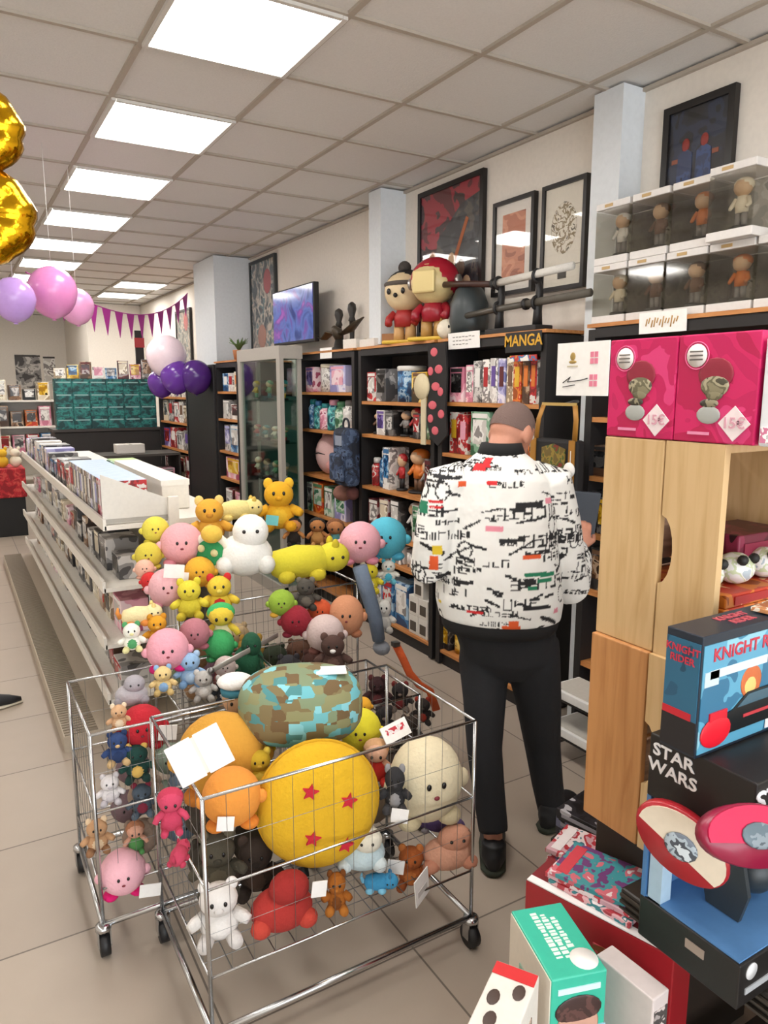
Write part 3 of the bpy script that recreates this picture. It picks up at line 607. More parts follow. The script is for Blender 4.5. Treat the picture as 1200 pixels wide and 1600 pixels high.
for i in range(5):
    clearbox(2.62, 2.35-.195*i, TOPZ+.001, f'clear display box, {side[i]} of the lower row on bookcase top' if i in (0, 4) else f'clear display box, {side[i]} from left in the lower row on bookcase top', f'{cols_[i]} figure inside the lower row clear box, {side[i]} from left' if i not in (0, 4) else f'{cols_[i]} figure inside the {side[i]} clear box of the lower row', cols_[i])
cols_ = ['white', 'brown', 'orange', 'cream']
for i in range(4):
    sd = ['leftmost', 'second', 'third', 'rightmost'][i]; zz = TOPZ+.2515
    clearbox(2.62-(.05 if i == 3 else 0), 2.35-.2*i, zz, f'clear display box, {sd} of the upper row on bookcase top' if i in (0, 3) else f'clear display box, {sd} from left in the upper row on bookcase top', f'{cols_[i]} figure inside the upper row clear box, {sd} from left' if i not in (0, 3) else f'{cols_[i]} figure inside the {sd} clear box of the upper row', cols_[i], .185, .26)

# ------------------------------------------------------------------ hanging banner and bag
hb = thing('hanging_banner', 'black hanging cloth banner with pink red patches on bookcase front', 'banner', (2.49, 3.60, 1.40))
q = MB(); q.prism([(-.09, .58), (.09, .58), (.11, .4), (.1, .2), (.12, .05), (.03, -.02), (-.05, .02), (-.1, .15), (-.07, .35)], .012, mat('#201d1d', .8), Matrix.Rotation(-PI/2, 4, 'Z')); q.build('cloth', hb)
CP = mat('#d4626e', .7)
for (yy, zz, sx) in [(.02, .53, .05), (-.03, .43, .055), (.055, .42, .04), (.0, .33, .06), (-.05, .3, .04), (.03, .22, .06), (-.06, .17, .045), (.05, .14, .04), (0, .07, .05)]:
    MB().sph((-.007, yy, zz), (.003, sx*.75, .026), CP, 10).build('patch', hb)
q = MB(); q.lathe([(.075, 0), (.08, .01), (.075, .02)], mat('#d9cba6', .7), 18, (0, 0, 0), Matrix.Translation((-.02, .14, .33)) @ Matrix.Rotation(PI/2, 4, 'Y')); q.box((-.01, .12, .13), (.008, .05, .3), mat('#cfc2a2', .7)); q.build('paper_fan', hb)
bg = thing('shoulder_bag', 'black shoulder bag with gold straps and crest hanging behind person', 'bag', (2.40, 2.485, 1.0))
GOLD = mat('#a8772f', .5, .2); q = MB()
MB().box((0, 0, .28), (.06, .30, .42), mat('#1b1a1b', .75), None, .015).build('bag_body', bg)
for s in (-1, 1):
    MB().box((-.034, s*.125, .28), (.006, .035, .42), GOLD).build('gold_stripe', bg)
hp = MB()
for s in (-1, 1): hp.tube([(-.02, s*.125, .47), (-.01, s*.12, .58), (0, s*.1, .645)], [(.003, .016)]*3, GOLD, 8, axes=((1, 0, 0), (0, 1, 0)))
hp.box((0, 0, .648), (.006, .22, .014), mat('#b89a58', .5)); hp.build('handle', bg)
cr = MB(); cr.prism([(-.075, .08), (0, .1), (.075, .08), (.075, -.02), (.04, -.08), (0, -.11), (-.04, -.08), (-.075, -.02)], .006, printm(['#6b5a2c', '#8f7a35', '#4d5a2c', '#7a2f22'], 24), Matrix.Translation((-.034, -.01, .37)) @ Matrix.Rotation(-PI/2, 4, 'Z')); cr.build('crest', bg)
q = MB(); q.lathe([(.034, -.002), (.034, .002)], CARD, 20, (0, 0, 0), Matrix.Translation((-.045, -.125, .36)) @ Matrix.Rotation(PI/2, 4, 'Y')); q.build('round_tag', bg)
MB().box((-.04, -.125, .41), (.002, .003, .07), CARD).build('tag_string', bg)
MB().tube([(.02, 0, .645), (.09, 0, .66), (.12, 0, .66)], .006, STEEL, 8).build('hook', bg)

# ------------------------------------------------------------------ black display table, pine crates and what stands on them
tb = thing('display_table', 'black display table under the pine crates in the right foreground', 'table', (1.63, .56, 0))
TBM = mat('#211c18', .45)
MB().box((0, 0, .595), (.86, .86, .05), TBM, None, .006).build('tabletop', tb)
q = MB()
for i in range(3): q.box((-.434, 0, .577+.016*i), (.006, .85, .006), mat('#3a332b', .5))
q.build('edge_moulding', tb)
for sx in (-1, 1):
    for sy in (-1, 1): MB().box((sx*.36, sy*.36, .285), (.06, .06, .57), TBM, None, .004).build('leg', tb)
MB().box((.0, .36, .5), (.66, .02, .12), TBM).build('apron', tb)
MB().box((.0, 0, .12), (.7, .7, .03), TBM).build('lower_shelf', tb)
PW1, PW2 = woodm('#d2b181', '#c09c69', 2, .5, 4), woodm('#c18a55', '#a9713f', 2, .5, 4)
PWI = woodm('#b08d74', '#7e604e', 0, .6, 5)
def crate(label, x0, y0, z0, w_, d, h, pm, pm2):
    """open pine crate standing on end; opening faces -Y; left wall of two planks with a grip hole"""
    r = thing('pine_crate', label, 'wooden crate', (x0+w_/2, y0+d/2, z0), 0, 'pine crates used as shelving'); t = .018
    for s in (-1, 1):
        # rear plank (full) and front plank with a half-round notch
        yb = d/2-.085; 
        MB().box((s*(w_/2-t/2), yb, h/2), (t, .165, h), pm if s < 0 else PW1, None, .003).build('plank', r)
        f0, f1 = -d/2, d/2-.172
        pts = [(f0, 0), (f1, 0), (f1, h*.32)]
        c0 = h*.5; rr = .032
        for k in range(9):
            a = -PI/2+PI*k/8; pts.append((f1-rr*math.cos(a)*1.0, c0+(h*.16)*math.sin(a)))
        pts += [(f1, h*.68), (f1, h), (f0, h)]
        pr = MB(); pr.prism([(p[0], p[1]) for p in pts], t, pm2 if s < 0 else PW1, Matrix.Translation((s*(w_/2-t/2)-(.006 if s < 0 else -.006)*0, 0, 0)) @ Matrix.Rotation(PI/2, 4, 'Z')); pr.build('plank', r)
    for zz in (t/2, h-t/2): MB().box((0, 0, zz), (w_-2*t-.002, d, t), PW1, None, .003).build('end_board', r)
    for k in range(3): MB().box((0, d/2-.008, .075+k*.145), (w_-2*t-.004, .012, .125), PWI).build('back_slat', r)
    return r
crate('upper pine crate with grip hole carrying the pink boxes', 1.30, .885, 1.141, .46, .31, .47, PW1, PW1)
crate('lower pine crate with darker orange left plank on the black table', 1.288, .885, .6705, .46, .31, .47, PW2, PW1)
q = MB().box((1.545, 1.095, .334), (.43, .18, .668), mat('#2b211a', .5), None, .004).build('pedestal'); MB().box((0, 0, 0), (.002, .1, .1), TBM); tag(q, 'dark brown pedestal under the lower pine crate behind the black table', 'pedestal')
# goods inside upper crate
for k, (c1, c2, h, lab) in enumerate([('orange', 'white', .03, 'orange flat game box lowest in the upper pine crate'), ('white', 'orange', .035, 'white and orange flat box second in the upper crate pile'), ('orange', 'yellow', .035, 'orange flat box near the top of the crate pile'), ('orange', 'red', .03, 'topmost orange flat box in the upper crate pile')]):
    zz = 1.1605+[0, .0305, .066, .1015][k]
    o = MB().box((0, 0, h/2), (.36, .24, h), printm(PAL[c1], 9), None, .003).build('flat_game_box'); MB().box((0, -.121, h*.5), (.3, .003, h*.6), mat(BASE[c2], .5)).build('side_title', o)
    o.location = (1.53+.004*k, 1.02, zz); tag(o, lab, 'game box', 'flat game boxes in the upper crate')
o = MB().box((0, 0, .05), (.2, .14, .1), printm(['#4a1224', '#6d1c35', '#8a2a48', '#2c0d18'], 8), None, .004).build('gift_box'); MB().box((0, -.071, .05), (.16, .003, .06), mat('#8a2240', .5)).build('label_panel', o); o.location = (1.60, 1.04, 1.2925); tag(o, 'dark wine red box on the orange boxes inside the upper crate', 'box')
for k, (c, x) in enumerate((('white', 1.36), ('cream', 1.47), ('white', 1.58))):
    o = MB().sph((0, 0, .035), (.045, .04, .035), printm(['#e8e6e2', '#cdd6b0', '#f2f0ec', '#b9c4cc'], 30), 14).build('small_plush'); MB().sph((-.02, -.03, .06), .012, INK, 8).build('eye', o); MB().sph((.02, -.03, .06), .012, INK, 8).build('eye', o)
# (three small toys lie in front of the flat boxes on the crate floor edge)
    o.location = (x, .93, 1.1925+.04); o.location.z = 1.2925 if False else 1.2925
    o.location.y = .955; tag(o, f'small pale toy on the orange boxes in the crate, {("left", "middle", "right")[k]} one', 'soft toy', 'small pale toys in the upper crate')
# pink boxes
PKM = printm(['#b8124f', '#cf1f62', '#c2175a', '#d93a78'], 9, .35)
for k, (y1, nm_) in enumerate(((1.19, 'left'), (1.008, 'right'))):
    w_ = .18; r = MB().box((.07, 0, .107), (.14, w_, .214), PKM, None, .003).build('figure_box'); r.location = (1.30, y1-w_/2, 1.6125)
    tag(r, f'{nm_} of two bright pink figure boxes with punk haired skull on the crate', 'figure box', 'bright pink figure boxes')
    q = MB(); q.lathe([(.023, -.001), (.023, .001)], mat('#e4ddd8', .5), 22, (0, 0, 0), Matrix.Translation((-.001, .045, .172)) @ Matrix.Rotation(PI/2, 4, 'Y')); q.torus((0, 0, 0), .027, .0012, mat('#e66a98', .5), 24, 6, Matrix.Translation((-.001, .045, .172)) @ Matrix.Rotation(PI/2, 4, 'Z')); q.build('round_sticker', r)
    q = MB()
    for zz in (.180, .172, .164): q.box((-.0035, .045, zz), (.001, .03, .003), mat('#6b6460', .6))
    q.build('sticker_writing', r)
    q = MB(); hair = mat('#8f2338', .6); sk = printm(['#8b8468', '#6b664f', '#a79f83', '#4d493a'], 34)
    q.sph((-.001, -.0, .135), (.0015, .04, .032), hair, 14); q.build('picture_hair', r)
    q = MB(); q.sph((-.0015, .0, .112), (.002, .032, .022), sk, 14); q.sph((-.0015, .0, .095), (.002, .02, .012), sk, 10); q.sph((-.0015, .01, .078), (.002, .022, .009), printm(['#3a362c', '#8f886f', '#5a5546'], 40), 10); q.build('picture_face', r)
    q = MB(); q.sph((-.0015, .01, .055), (.002, .027, .018), mat('#a9aba6', .6), 12); q.build('picture_body', r)
    q = MB(); q.prism([(0, .034), (.034, 0), (0, -.034), (-.034, 0)], .002, mat('#eedfe0', .5), Matrix.Translation((-.0025, -.048, .040)) @ Matrix.Rotation(-PI/2, 4, 'Z')); dm = q.build('price_diamond', r)
    text('price', '15\u20ac', .03, mat('#d9a3b1', .5), r, face_mx(-.0042, -.048, .040))
    q = MB(); q.box((-.0015, .03, .018), (.001, .05, .006), mat('#e88fb2', .5)); q.build('small_print', r)
r = MB().box((.1, 0, .1), (.2, .18, .2), mat('#e3e6ea', .4), None, .004).build('window_box'); r.location = (1.30, .73, 1.6125); tag(r, 'white box with dark rounded window right of the pink boxes', 'figure box')
q = MB(); q.box((-.001, -.01, .115), (.003, .13, .14), mat('#23282c', .2), None, .001); q.build('window', r); q = MB(); q.box((-.0015, .045, .022), (.003, .08, .03), printm(['#f0eef0', '#d77fa0', '#ffffff', '#c9c6ca'], 40)); q.build('label_strip', r)
sg = MB().box((0, 0, 0), (.003, .165, .125), CARD).build('paper_sign', None, (1.298, 1.272, 1.765)); tag(sg, 'white paper sign with pink squares taped beside the pink boxes', 'sign')
for zz in (.025, -.027):
    q = MB()
    for a in (-1, 1):
        for b_ in (-1, 1): q.box((-.002, -.038+a*.0065, zz+b_*.0075), (.001, .0105, .0125), mat('#e2829a', .6))
    q.build('pink_square', sg)
q = MB(); q.sph((-.002, .03, .03), (.001, .009, .01), mat('#a58a4c', .6), 10); q.sph((-.002, .03, .017), (.001, .013, .004), mat('#a58a4c', .6), 8); q.box((-.002, .03, .007), (.001, .035, .003), mat('#c9bda0', .6)); q.build('gold_emblem', sg)
q = MB(); q.tube([(-.002, .06, -.032), (-.002, .035, -.018), (-.002, .045, -.03), (-.002, 0, -.026), (-.002, -.02, -.022)], .0012, INK, 5); q.tube([(-.002, .06, -.042), (-.002, .02, -.037)], .001, INK, 5); q.build('signature', sg)
# big black window box (holds a vehicle scene) and the car box on it
WBX, WBY, WBZ = 1.12, .655, .6205
wb = thing('window_display_box', 'large black window box with STAR WARS lettering and blue inside', 'toy box', (WBX+.24, WBY+.11, WBZ), 0)
bk = mat('#191615', .45); W2, D2 = .24, .11
MB().box((0, 0, .375), (.48, .22, .13), bk, None, .003).build('header', wb)
MB().box((0, 0, .045), (.48, .22, .09), bk, None, .003).build('base', wb)
MB().box((0, D2-.006, .2), (.478, .01, .22), mat('#4a78ab', .5)).build('backdrop', wb); MB().box((0, 0, .0915), (.47, .21, .003), mat('#5a8abf', .5)).build('inner_floor', wb)
MB().box((W2-.006, 0, .2), (.01, .2, .22), bk).build('side_panel', wb); MB().box((-W2+.02, D2-.03, .2), (.03, .03, .22), mat('#a9c3d6', .5)).build('corner_post', wb)
text('lettering', 'STAR\nWARS', .034, mat('#e9e7e6', .5), wb, face_mx(-W2-.001, .055, .395), .001, 'CENTER', 1.15)
text('lettering', 'STAR\nWARS', .050, mat('#eef0f4', .5), wb, face_my(-.165, -D2-.001, .378), .001, 'CENTER', 1.3)
q = MB(); q.lathe([(.016, -.001), (.016, .001)], mat('#d9dadc', .5), 18, (0, 0, 0), Matrix.Translation((-.205, -D2-.001, .066)) @ Matrix.Rotation(PI/2, 4, 'X')); q.box((-.16, -D2-.001, .03), (.12, .002, .012), mat('#a9acb0', .5)); q.build('maker_marks', wb)
MB().box((-W2-.001, -.02, .06), (.002, .04, .018), mat('#9c8c80', .5)).build('side_label', wb)
MB().box((0, 0, .2), (.476, .212, .0), bk)
shp = thing('toy_spaceship', 'dark grey toy spaceship with wing panels inside the window box', 'toy', (1.30, .755, .7155)); dkm = mat('#2c3338', .4)
MB().sph((0, 0, .06), (.045, .045, .045), dkm, 16).build('hull', shp)
for s in (-1, 1):
    q = MB(); q.prism([(-.035, 0), (.035, 0), (.05, .06), (.035, .12), (-.035, .12), (-.05, .06)], .01, dkm, Matrix.Translation((s*.085, 0, .0)) @ Matrix.Rotation(PI/2, 4, 'Z')); q.cyl((0, 0, .06), (s*.085, 0, .06), .012, dkm); q.build('wing_panel', shp)
def shield(label, name, x, y, z, rx, ry, top, bottom, rot, pic):
    r = thing(name, label, 'toy', (x, y, z)); r.rotation_euler = rot
    q = MB(); q.tube([(0, 0, -.012), (0, 0, .004), (0, 0, .012)], [(rx*.96, ry*.96), (rx, ry), (rx*.97, ry*.97)], mat(bottom, .3), 32, axes=((1, 0, 0), (0, 1, 0))); q.build('shell', r)
    q = MB(); pts = []
    for k in range(19):
        a = -.25+(PI+.5)*k/18; pts.append((rx*.93*math.cos(a), ry*.93*math.sin(a)))
    q.prism(pts, .004, mat(top, .4), Matrix.Translation((0, 0, .0135)) @ Matrix.Rotation(-PI/2, 4, 'X')); q.build('cream_field', r)
    q = MB(); q.sph((0, .0, .017), (rx*.34, ry*.42, .004), printm(pic, 40), 14); q.build('picture', r)
shield('oval plaque with cream top and red lower half hanging on window box', 'oval_plaque', *atx(1066, 1316, 1.085), .092, .06, '#d8cbb6', '#a81f2a', (PI/2, .62, -PI/2+.5), ['#6b7480', '#a7b4bc', '#454a52', '#c9d2d6'])
shield('pink and maroon oval plaque in front of the window box', 'oval_plaque', *aty(1175, 1305, .63), .11, .05, '#c4204e', '#8a1538', (PI/2-.5, .2, -.25), ['#5a6a74', '#7c8890', '#46525a'])
kb = MB().box((0, 0, .115), (.30, .075, .23), mat('#1c2836', .35), None, .002).build('car_toy_box', None, (1.25, .80, 1.0605)); tag(kb, 'blue toy box with red KNIGHT RIDER lettering and black car picture', 'toy box')
TEALP = printm(['#2f6f92', '#5aa0bf', '#8cc3d6', '#3f86a8'], 5, .35)
q = MB(); q.box((.0, -.038, .11), (.292, .002, .205), TEALP); q.build('front_print', kb)
q = MB(); q.box((-.151, 0, .12), (.002, .07, .19), printm(['#1f4a63', '#2a6482', '#235572', '#347a9a'], 6, .35)); q.box((-.151, 0, .0375), (.003, .072, .062), mat('#1d1c20', .4)); q.box((-.1515, .005, .075), (.003, .06, .014), mat('#c21f2f', .4)); q.build('side_print', kb)
text('title', 'KNIGHT RIDER', .034, mat('#c23348', .4), kb, face_my(.0, -.0395, .19), .0008, 'CENTER', 1.05)
text('title', 'KNIGHT\nRIDER', .019, mat('#c23348', .4), kb, face_mx(-.1525, 0, .187), .0008)
text('top_title', 'KNIGHT\nRIDER', .024, mat('#c25560', .4), kb, face_pz(.0, 0, .231), .0008)
q = MB(); q.box((-.04, -.0395, .155), (.17, .001, .016), mat('#d2e2e8', .4)); q.box((-.12, -.0395, .148), (.04, .001, .028), mat('#c3d6de', .4)); q.build('white_banner', kb)
q = MB(); q.sph((.0, -.0392, .118), (.032, .0012, .032), mat('#c96a3a', .4), 16); q.sph((-.002, -.0396, .112), (.02, .0012, .02), mat('#e9c878', .4), 14); q.build('explosion_picture', kb)
q = MB(); cm = mat('#10161a', .3)
q.prism([(-.09, .03), (.13, .03), (.14, .06), (.11, .075), (.07, .1), (-.01, .1), (-.05, .075), (-.09, .066)], .003, cm, Matrix.Translation((.0, -.0398, 0))); q.box((.03, -.042, .055), (.1, .001, .006), mat('#c23b44', .4)); q.prism([(-.04, .076), (-.008, .096), (.065, .096), (.1, .076)], .001, mat('#3f5f70', .2), Matrix.Translation((0, -.0418, 0))); q.build('car_picture', kb)
q = MB(); q.sph((-.098, -.0405, .042), (.045, .003, .03), mat('#e0182e', .35), 16); q.box((-.095, -.0405, .072), (.05, .003, .018), mat('#d41a30', .35)); q.build('red_badge', kb)
q = MB(); q.box((.09, -.0405, .028), (.07, .001, .034), mat('#e8e4e4', .4)); q.build('white_sticker', kb)
ot = MB().box((0, 0, .004), (.09, .035, .008), printm(['#e8dcc8', '#c98a5a', '#f0ebe0', '#b0a08c'], 30), None, .001).build('booklet', None, (1.355, .80, 1.2935), (0, 0, .15)); tag(ot, 'small pale booklet lying on the blue car toy box', 'booklet'); MB().box((0, 0, .009), (.05, .02, .002), mat('#b5714a', .5)).build('cover_title', ot)

# ------------------------------------------------------------------ foreground boxes on the floor
def fbox(name, label, cat, cx, cy, z0, dx, dy, h, rz, m_):
    o = MB().box((0, 0, h/2), (dx, dy, h), m_, None, .003).build(name, None, (cx, cy, z0), (0, 0, rz)); return tag(o, label, cat)
RB = fbox('red_carton', 'large red carton with white edge under the pile of comics', 'box', 1.208, 1.035, 0, .11, .36, .545, .29, mat('#a8222a', .35))
MB().box((0, 0, .547), (.108, .356, .004), mat('#7a1c22', .4)).build('lid', RB); MB().box((-.045, 0, .5495), (.022, .352, .003), mat('#f4eeec', .4)).build('white_edge', RB); MB().box((-.056, -.06, .43), (.003, .12, .1), printm(['#b8303a', '#c9545a', '#8f4a2c', '#a8222a'], 18)).build('side_picture', RB)
comp = [['#a8303a', '#d9a8ac', '#2f7a80', '#e8dede', '#5b4a7a'], ['#c9a0a8', '#b5323c', '#e4d4d4', '#3b6f7c'], ['#6a3a6c', '#3f8a90', '#c2636f', '#e0d0d0'], ['#d9c9c9', '#a83a44', '#7a5a86', '#37787f']]
def comic(k, x, y, z, rz, lab, grp):
    o = MB().box((0, 0, .006), (.145, .21, .012), printm(comp[k % 4], 22, .35), None, .001).build('comic_book', None, (x, y, z), (0, 0, rz))
    MB().box((.0, .08, .0125), (.12, .028, .001), mat(['#ede4e4', '#2f8086', '#c23a46', '#f2eaea', '#e8dede'][k % 5], .5)).build('cover_title', o); tag(o, lab, 'comic', grp)
for k in range(3): comic(k, 1.232+.004*k, 1.065+.008*((k*2) % 3), .5515+.0123*k, .29+.07*((k*7) % 3-1), ['lowest comic of the colourful pile on the red carton', 'middle comic of the pile on the red carton', 'topmost comic of the colourful pile on the red carton'][k], 'comics piled on the red carton')
pk = MB().box((0, 0, .185), (.17, .19, .37), mat('#2a211c', .6), None, .004).build('dark_carton', None, (1.47, 1.305, 0), (0, 0, .29)); MB().box((0, 0, .371), (.03, .19, .002), mat('#4a3a2c', .5)).build('packing_tape', pk); tag(pk, 'dark brown carton under the comics behind the red carton', 'box')
for k in range(5): comic(k+1, 1.455+.005*(k % 2), 1.290+.01*((k*2) % 3), .3725+.0123*k, .29+.08*((k*5) % 3-1), ['lowest comic of the colourful pile behind the red carton', 'second lowest comic of the pile behind the red carton', 'third comic of the pile behind the red carton', 'second topmost comic of the pile behind the red carton', 'topmost comic of the colourful pile behind the red carton'][k], 'comics piled behind the red carton')
pk2 = MB().box((0, 0, .14), (.2, .2, .28), mat('#241c18', .6), None, .004).build('dark_carton', None, (1.68, 1.50, 0), (0, 0, .2)); MB().box((0, 0, .281), (.03, .2, .002), mat('#4a3a2c', .5)).build('packing_tape', pk2); tag(pk2, 'dark carton carrying the dark books beside the lower pine crate', 'box')
for k in range(3):
    o = MB().box((0, 0, .0175), (.16, .19, .035), printm([['#17161a', '#2b2a33', '#5b6480', '#131216'], ['#1a1719', '#6d6f86', '#2b2730'], ['#121114', '#28262b', '#b5b3b8'], ['#2a2c3a', '#4b5474', '#c2c4cc']][k], 16, .4), None, .002).build('dark_book', None, (1.67, 1.49, .2825+.0355*k), (0, 0, .1*k)); MB().box((-.0805, 0, .0175), (.002, .15, .012), mat('#9a98a0', .5)).build('spine_title', o)
    tag(o, ['lowest dark book stacked beside the lower pine crate', 'middle dark book stacked beside the lower pine crate', 'topmost dark book stacked beside the lower pine crate'][k], 'book', 'dark books by the lower crate')
TQ = mat('#37b69a', .4)
pd = fbox('brown_carton', 'brown carton under the turquoise box at the bottom edge', 'box', .985, .965, 0, .13, .20, .30, -.30, mat('#8a6a4a', .7))
MB().box((0, 0, .301), (.03, .2, .002), mat('#b59a70', .5)).build('packing_tape', pd)
tq = fbox('turquoise_box', 'turquoise toy box with white writing standing in the foreground', 'toy box', 0.985, .965, .3025, .118, .195, .298, -.30, TQ)
MB().box((-.0595, 0, .149), (.003, .19, .29), mat('#d8cfc0', .45)).build('pale_side', tq); MB().box((-.062, .0, .12), (.002, .08, .2), mat('#8fae9c', .5)).build('side_picture', tq)
q = MB(); random.seed(11); wl = mat('#dff0e6', .5)
for cx_, y0_, y1_ in ((-.018, .075, -.05), (.0, .068, -.055), (.018, .055, -.03)):
    yy = y0_
    while yy > y1_:
        h_ = random.uniform(.004, .009); q.box((cx_, yy, .2985), (random.choice((.01, .014, .014)), h_, .001), wl); yy -= h_+.0035
q.build('writing', tq)
q = MB(); q.lathe([(.028, .2975), (.028, .2995)], mat('#efece8', .5), 22, (.028, -.062, 0)); q.build('round_sticker', tq)
q = MB(); q.box((.0, -.0985, .268), (.09, .002, .012), mat('#cfeaf0', .5)); q.build('front_banner', tq)
q = MB(); q.sph((.0, -.0985, .185), (.045, .002, .055), mat('#c79a86', .6), 16); q.build('picture_face', tq); q = MB(); q.sph((.0, -.0987, .222), (.05, .0025, .032), printm(['#3c2826', '#5a3c38', '#4a302c'], 30), 16); q.build('picture_hair', tq)
q = MB(); q.box((.04, -.0985, .13), (.04, .002, .1), mat('#9fc8d8', .5), Matrix.Rotation(0, 4, 'Y')); q.build('front_figure', tq)
wp = fbox('white_mug_box', 'white printed box with eye pictures at the bottom edge of the picture', 'box', .79, .90, 0, .18, .085, .60, .56, mat('#e2dcd4', .5))
q = MB(); q.box((.07, 0, .6015), (.03, .083, .002), mat('#cf2a2e', .45)); q.build('red_stripe', wp)
q = MB(); 
for a, b_ in ((-.05, .01), (0, .02), (.03, -.02)): q.sph((a, b_, .601), (.02, .012, .0015), mat('#4a3a34', .5), 12)
q.build('eye_pictures', wp)
q = MB(); q.box((-.02, -.043, .45), (.12, .002, .2), printm(['#e2dcd4', '#6a4a3e', '#b9a294', '#e8e2da'], 22)); q.build('front_picture', wp)
wq = fbox('slim_white_box', 'slim pinkish white box behind the turquoise box', 'box', 1.098, .865, 0, .05, .14, .55, .05, mat('#d9cdca', .5)); MB().box((0, -.071, .42), (.04, .002, .2), printm(['#d9cdca', '#55504e', '#b0a6a4', '#3a3635'], 30)).build('black_print', wq)

# ------------------------------------------------------------------ wire carts
def grid(mb, o, a, b, na, nb, r, mt):
    o, a, b = Vector(o), Vector(a), Vector(b)
    for i in range(na+1): mb.tube([o+a*(i/na), o+a*(i/na)+b], r, mt, 4, False)
    for j in range(nb+1): mb.tube([o+b*(j/nb), o+b*(j/nb)+a], r, mt, 4, False)
def cart(label, x0, x1, y0, y1, rim, flo, mid=True, wheels=True, base=True):
    r = thing('wire_cart', label, 'wire basket cart', ((x0+x1)/2, (y0+y1)/2, 0), 0, 'wire basket carts full of soft toys')
    a, b_ = (x1-x0)/2, (y1-y0)/2; WR_ = STEEL
    q = MB()
    for s in (-1, 1): q.tube([(-a, s*b_, rim), (a, s*b_, rim)], .0045, CHROME, 8); q.tube([(s*a, -b_, rim), (s*a, b_, rim)], .0045, CHROME, 8)
    q.build('rim', r)
    if mid:
        for zz in ((rim+flo)/2, flo):
            q = MB()
            for s in (-1, 1): q.tube([(-a, s*b_, zz), (a, s*b_, zz)], .0035, CHROME, 8); q.tube([(s*a, -b_, zz), (s*a, b_, zz)], .0035, CHROME, 8)
            q.build('hoop', r)
    for sx in (-1, 1):
        for sy in (-1, 1): MB().cyl((sx*a, sy*b_, .1 if wheels else flo), (sx*a, sy*b_, rim), .006, CHROME, None, 8).build('post', r)
    nx, ny, nz = int((x1-x0)/.055), int((y1-y0)/.055), int((rim-flo)/.11)
    for s in (-1, 1):
        q = MB(); grid(q, (-a, s*b_, flo), (2*a, 0, 0), (0, 0, rim-flo), nx, nz, .0008, WR_); q.build('wire_panel', r)
        q = MB(); grid(q, (s*a, -b_, flo), (0, 2*b_, 0), (0, 0, rim-flo), ny, nz, .0008, WR_); q.build('wire_panel', r)
    q = MB(); grid(q, (-a, -b_, flo), (2*a, 0, 0), (0, 2*b_, 0), nx, ny, .0018, WR_); q.build('wire_floor', r)
    if base:
        q = MB()
        for s in (-1, 1): q.tube([(-a, s*b_, .1), (a, s*b_, .1)], .009, CHROME, 8); q.tube([(s*a, -b_, .1), (s*a, b_, .1)], .009, CHROME, 8)
        q.build('base_frame', r)
    if wheels:
        for sx in (-1, 1):
            for sy in (-1, 1):
                c = MB(); c.lathe([(.012, .078), (.024, .085), (.024, .1), (.012, .104)], CHROME, 12, (sx*a, sy*b_, 0))
                for e in (-1, 1): c.box((sx*a+e*.018, sy*b_, .062), (.004, .03, .06), CHROME)
                c = c.build('caster_fork', r); w_ = MB(); w_.tube([(sx*a-.014, sy*b_, .0365), (sx*a+.014, sy*b_, .0365)], .036, mat('#18181a', .5), 18); w_.build('wheel', c)
    return r
cart('nearest wire cart holding the yellow star cushion', .44, 1.26, 1.60, 2.11, .75, .26)
cart('left wire cart behind the nearest one with pink and red toys', .27, .93, 2.145, 2.60, .72, .22)
cart('low wire cart with dark toys between nearest cart and person', 1.0, 1.46, 2.20, 2.62, .56, .16)
cart('farthest wire cart with the white and yellow toys on top', .74, 1.58, 2.92, 3.42, .82, .36)

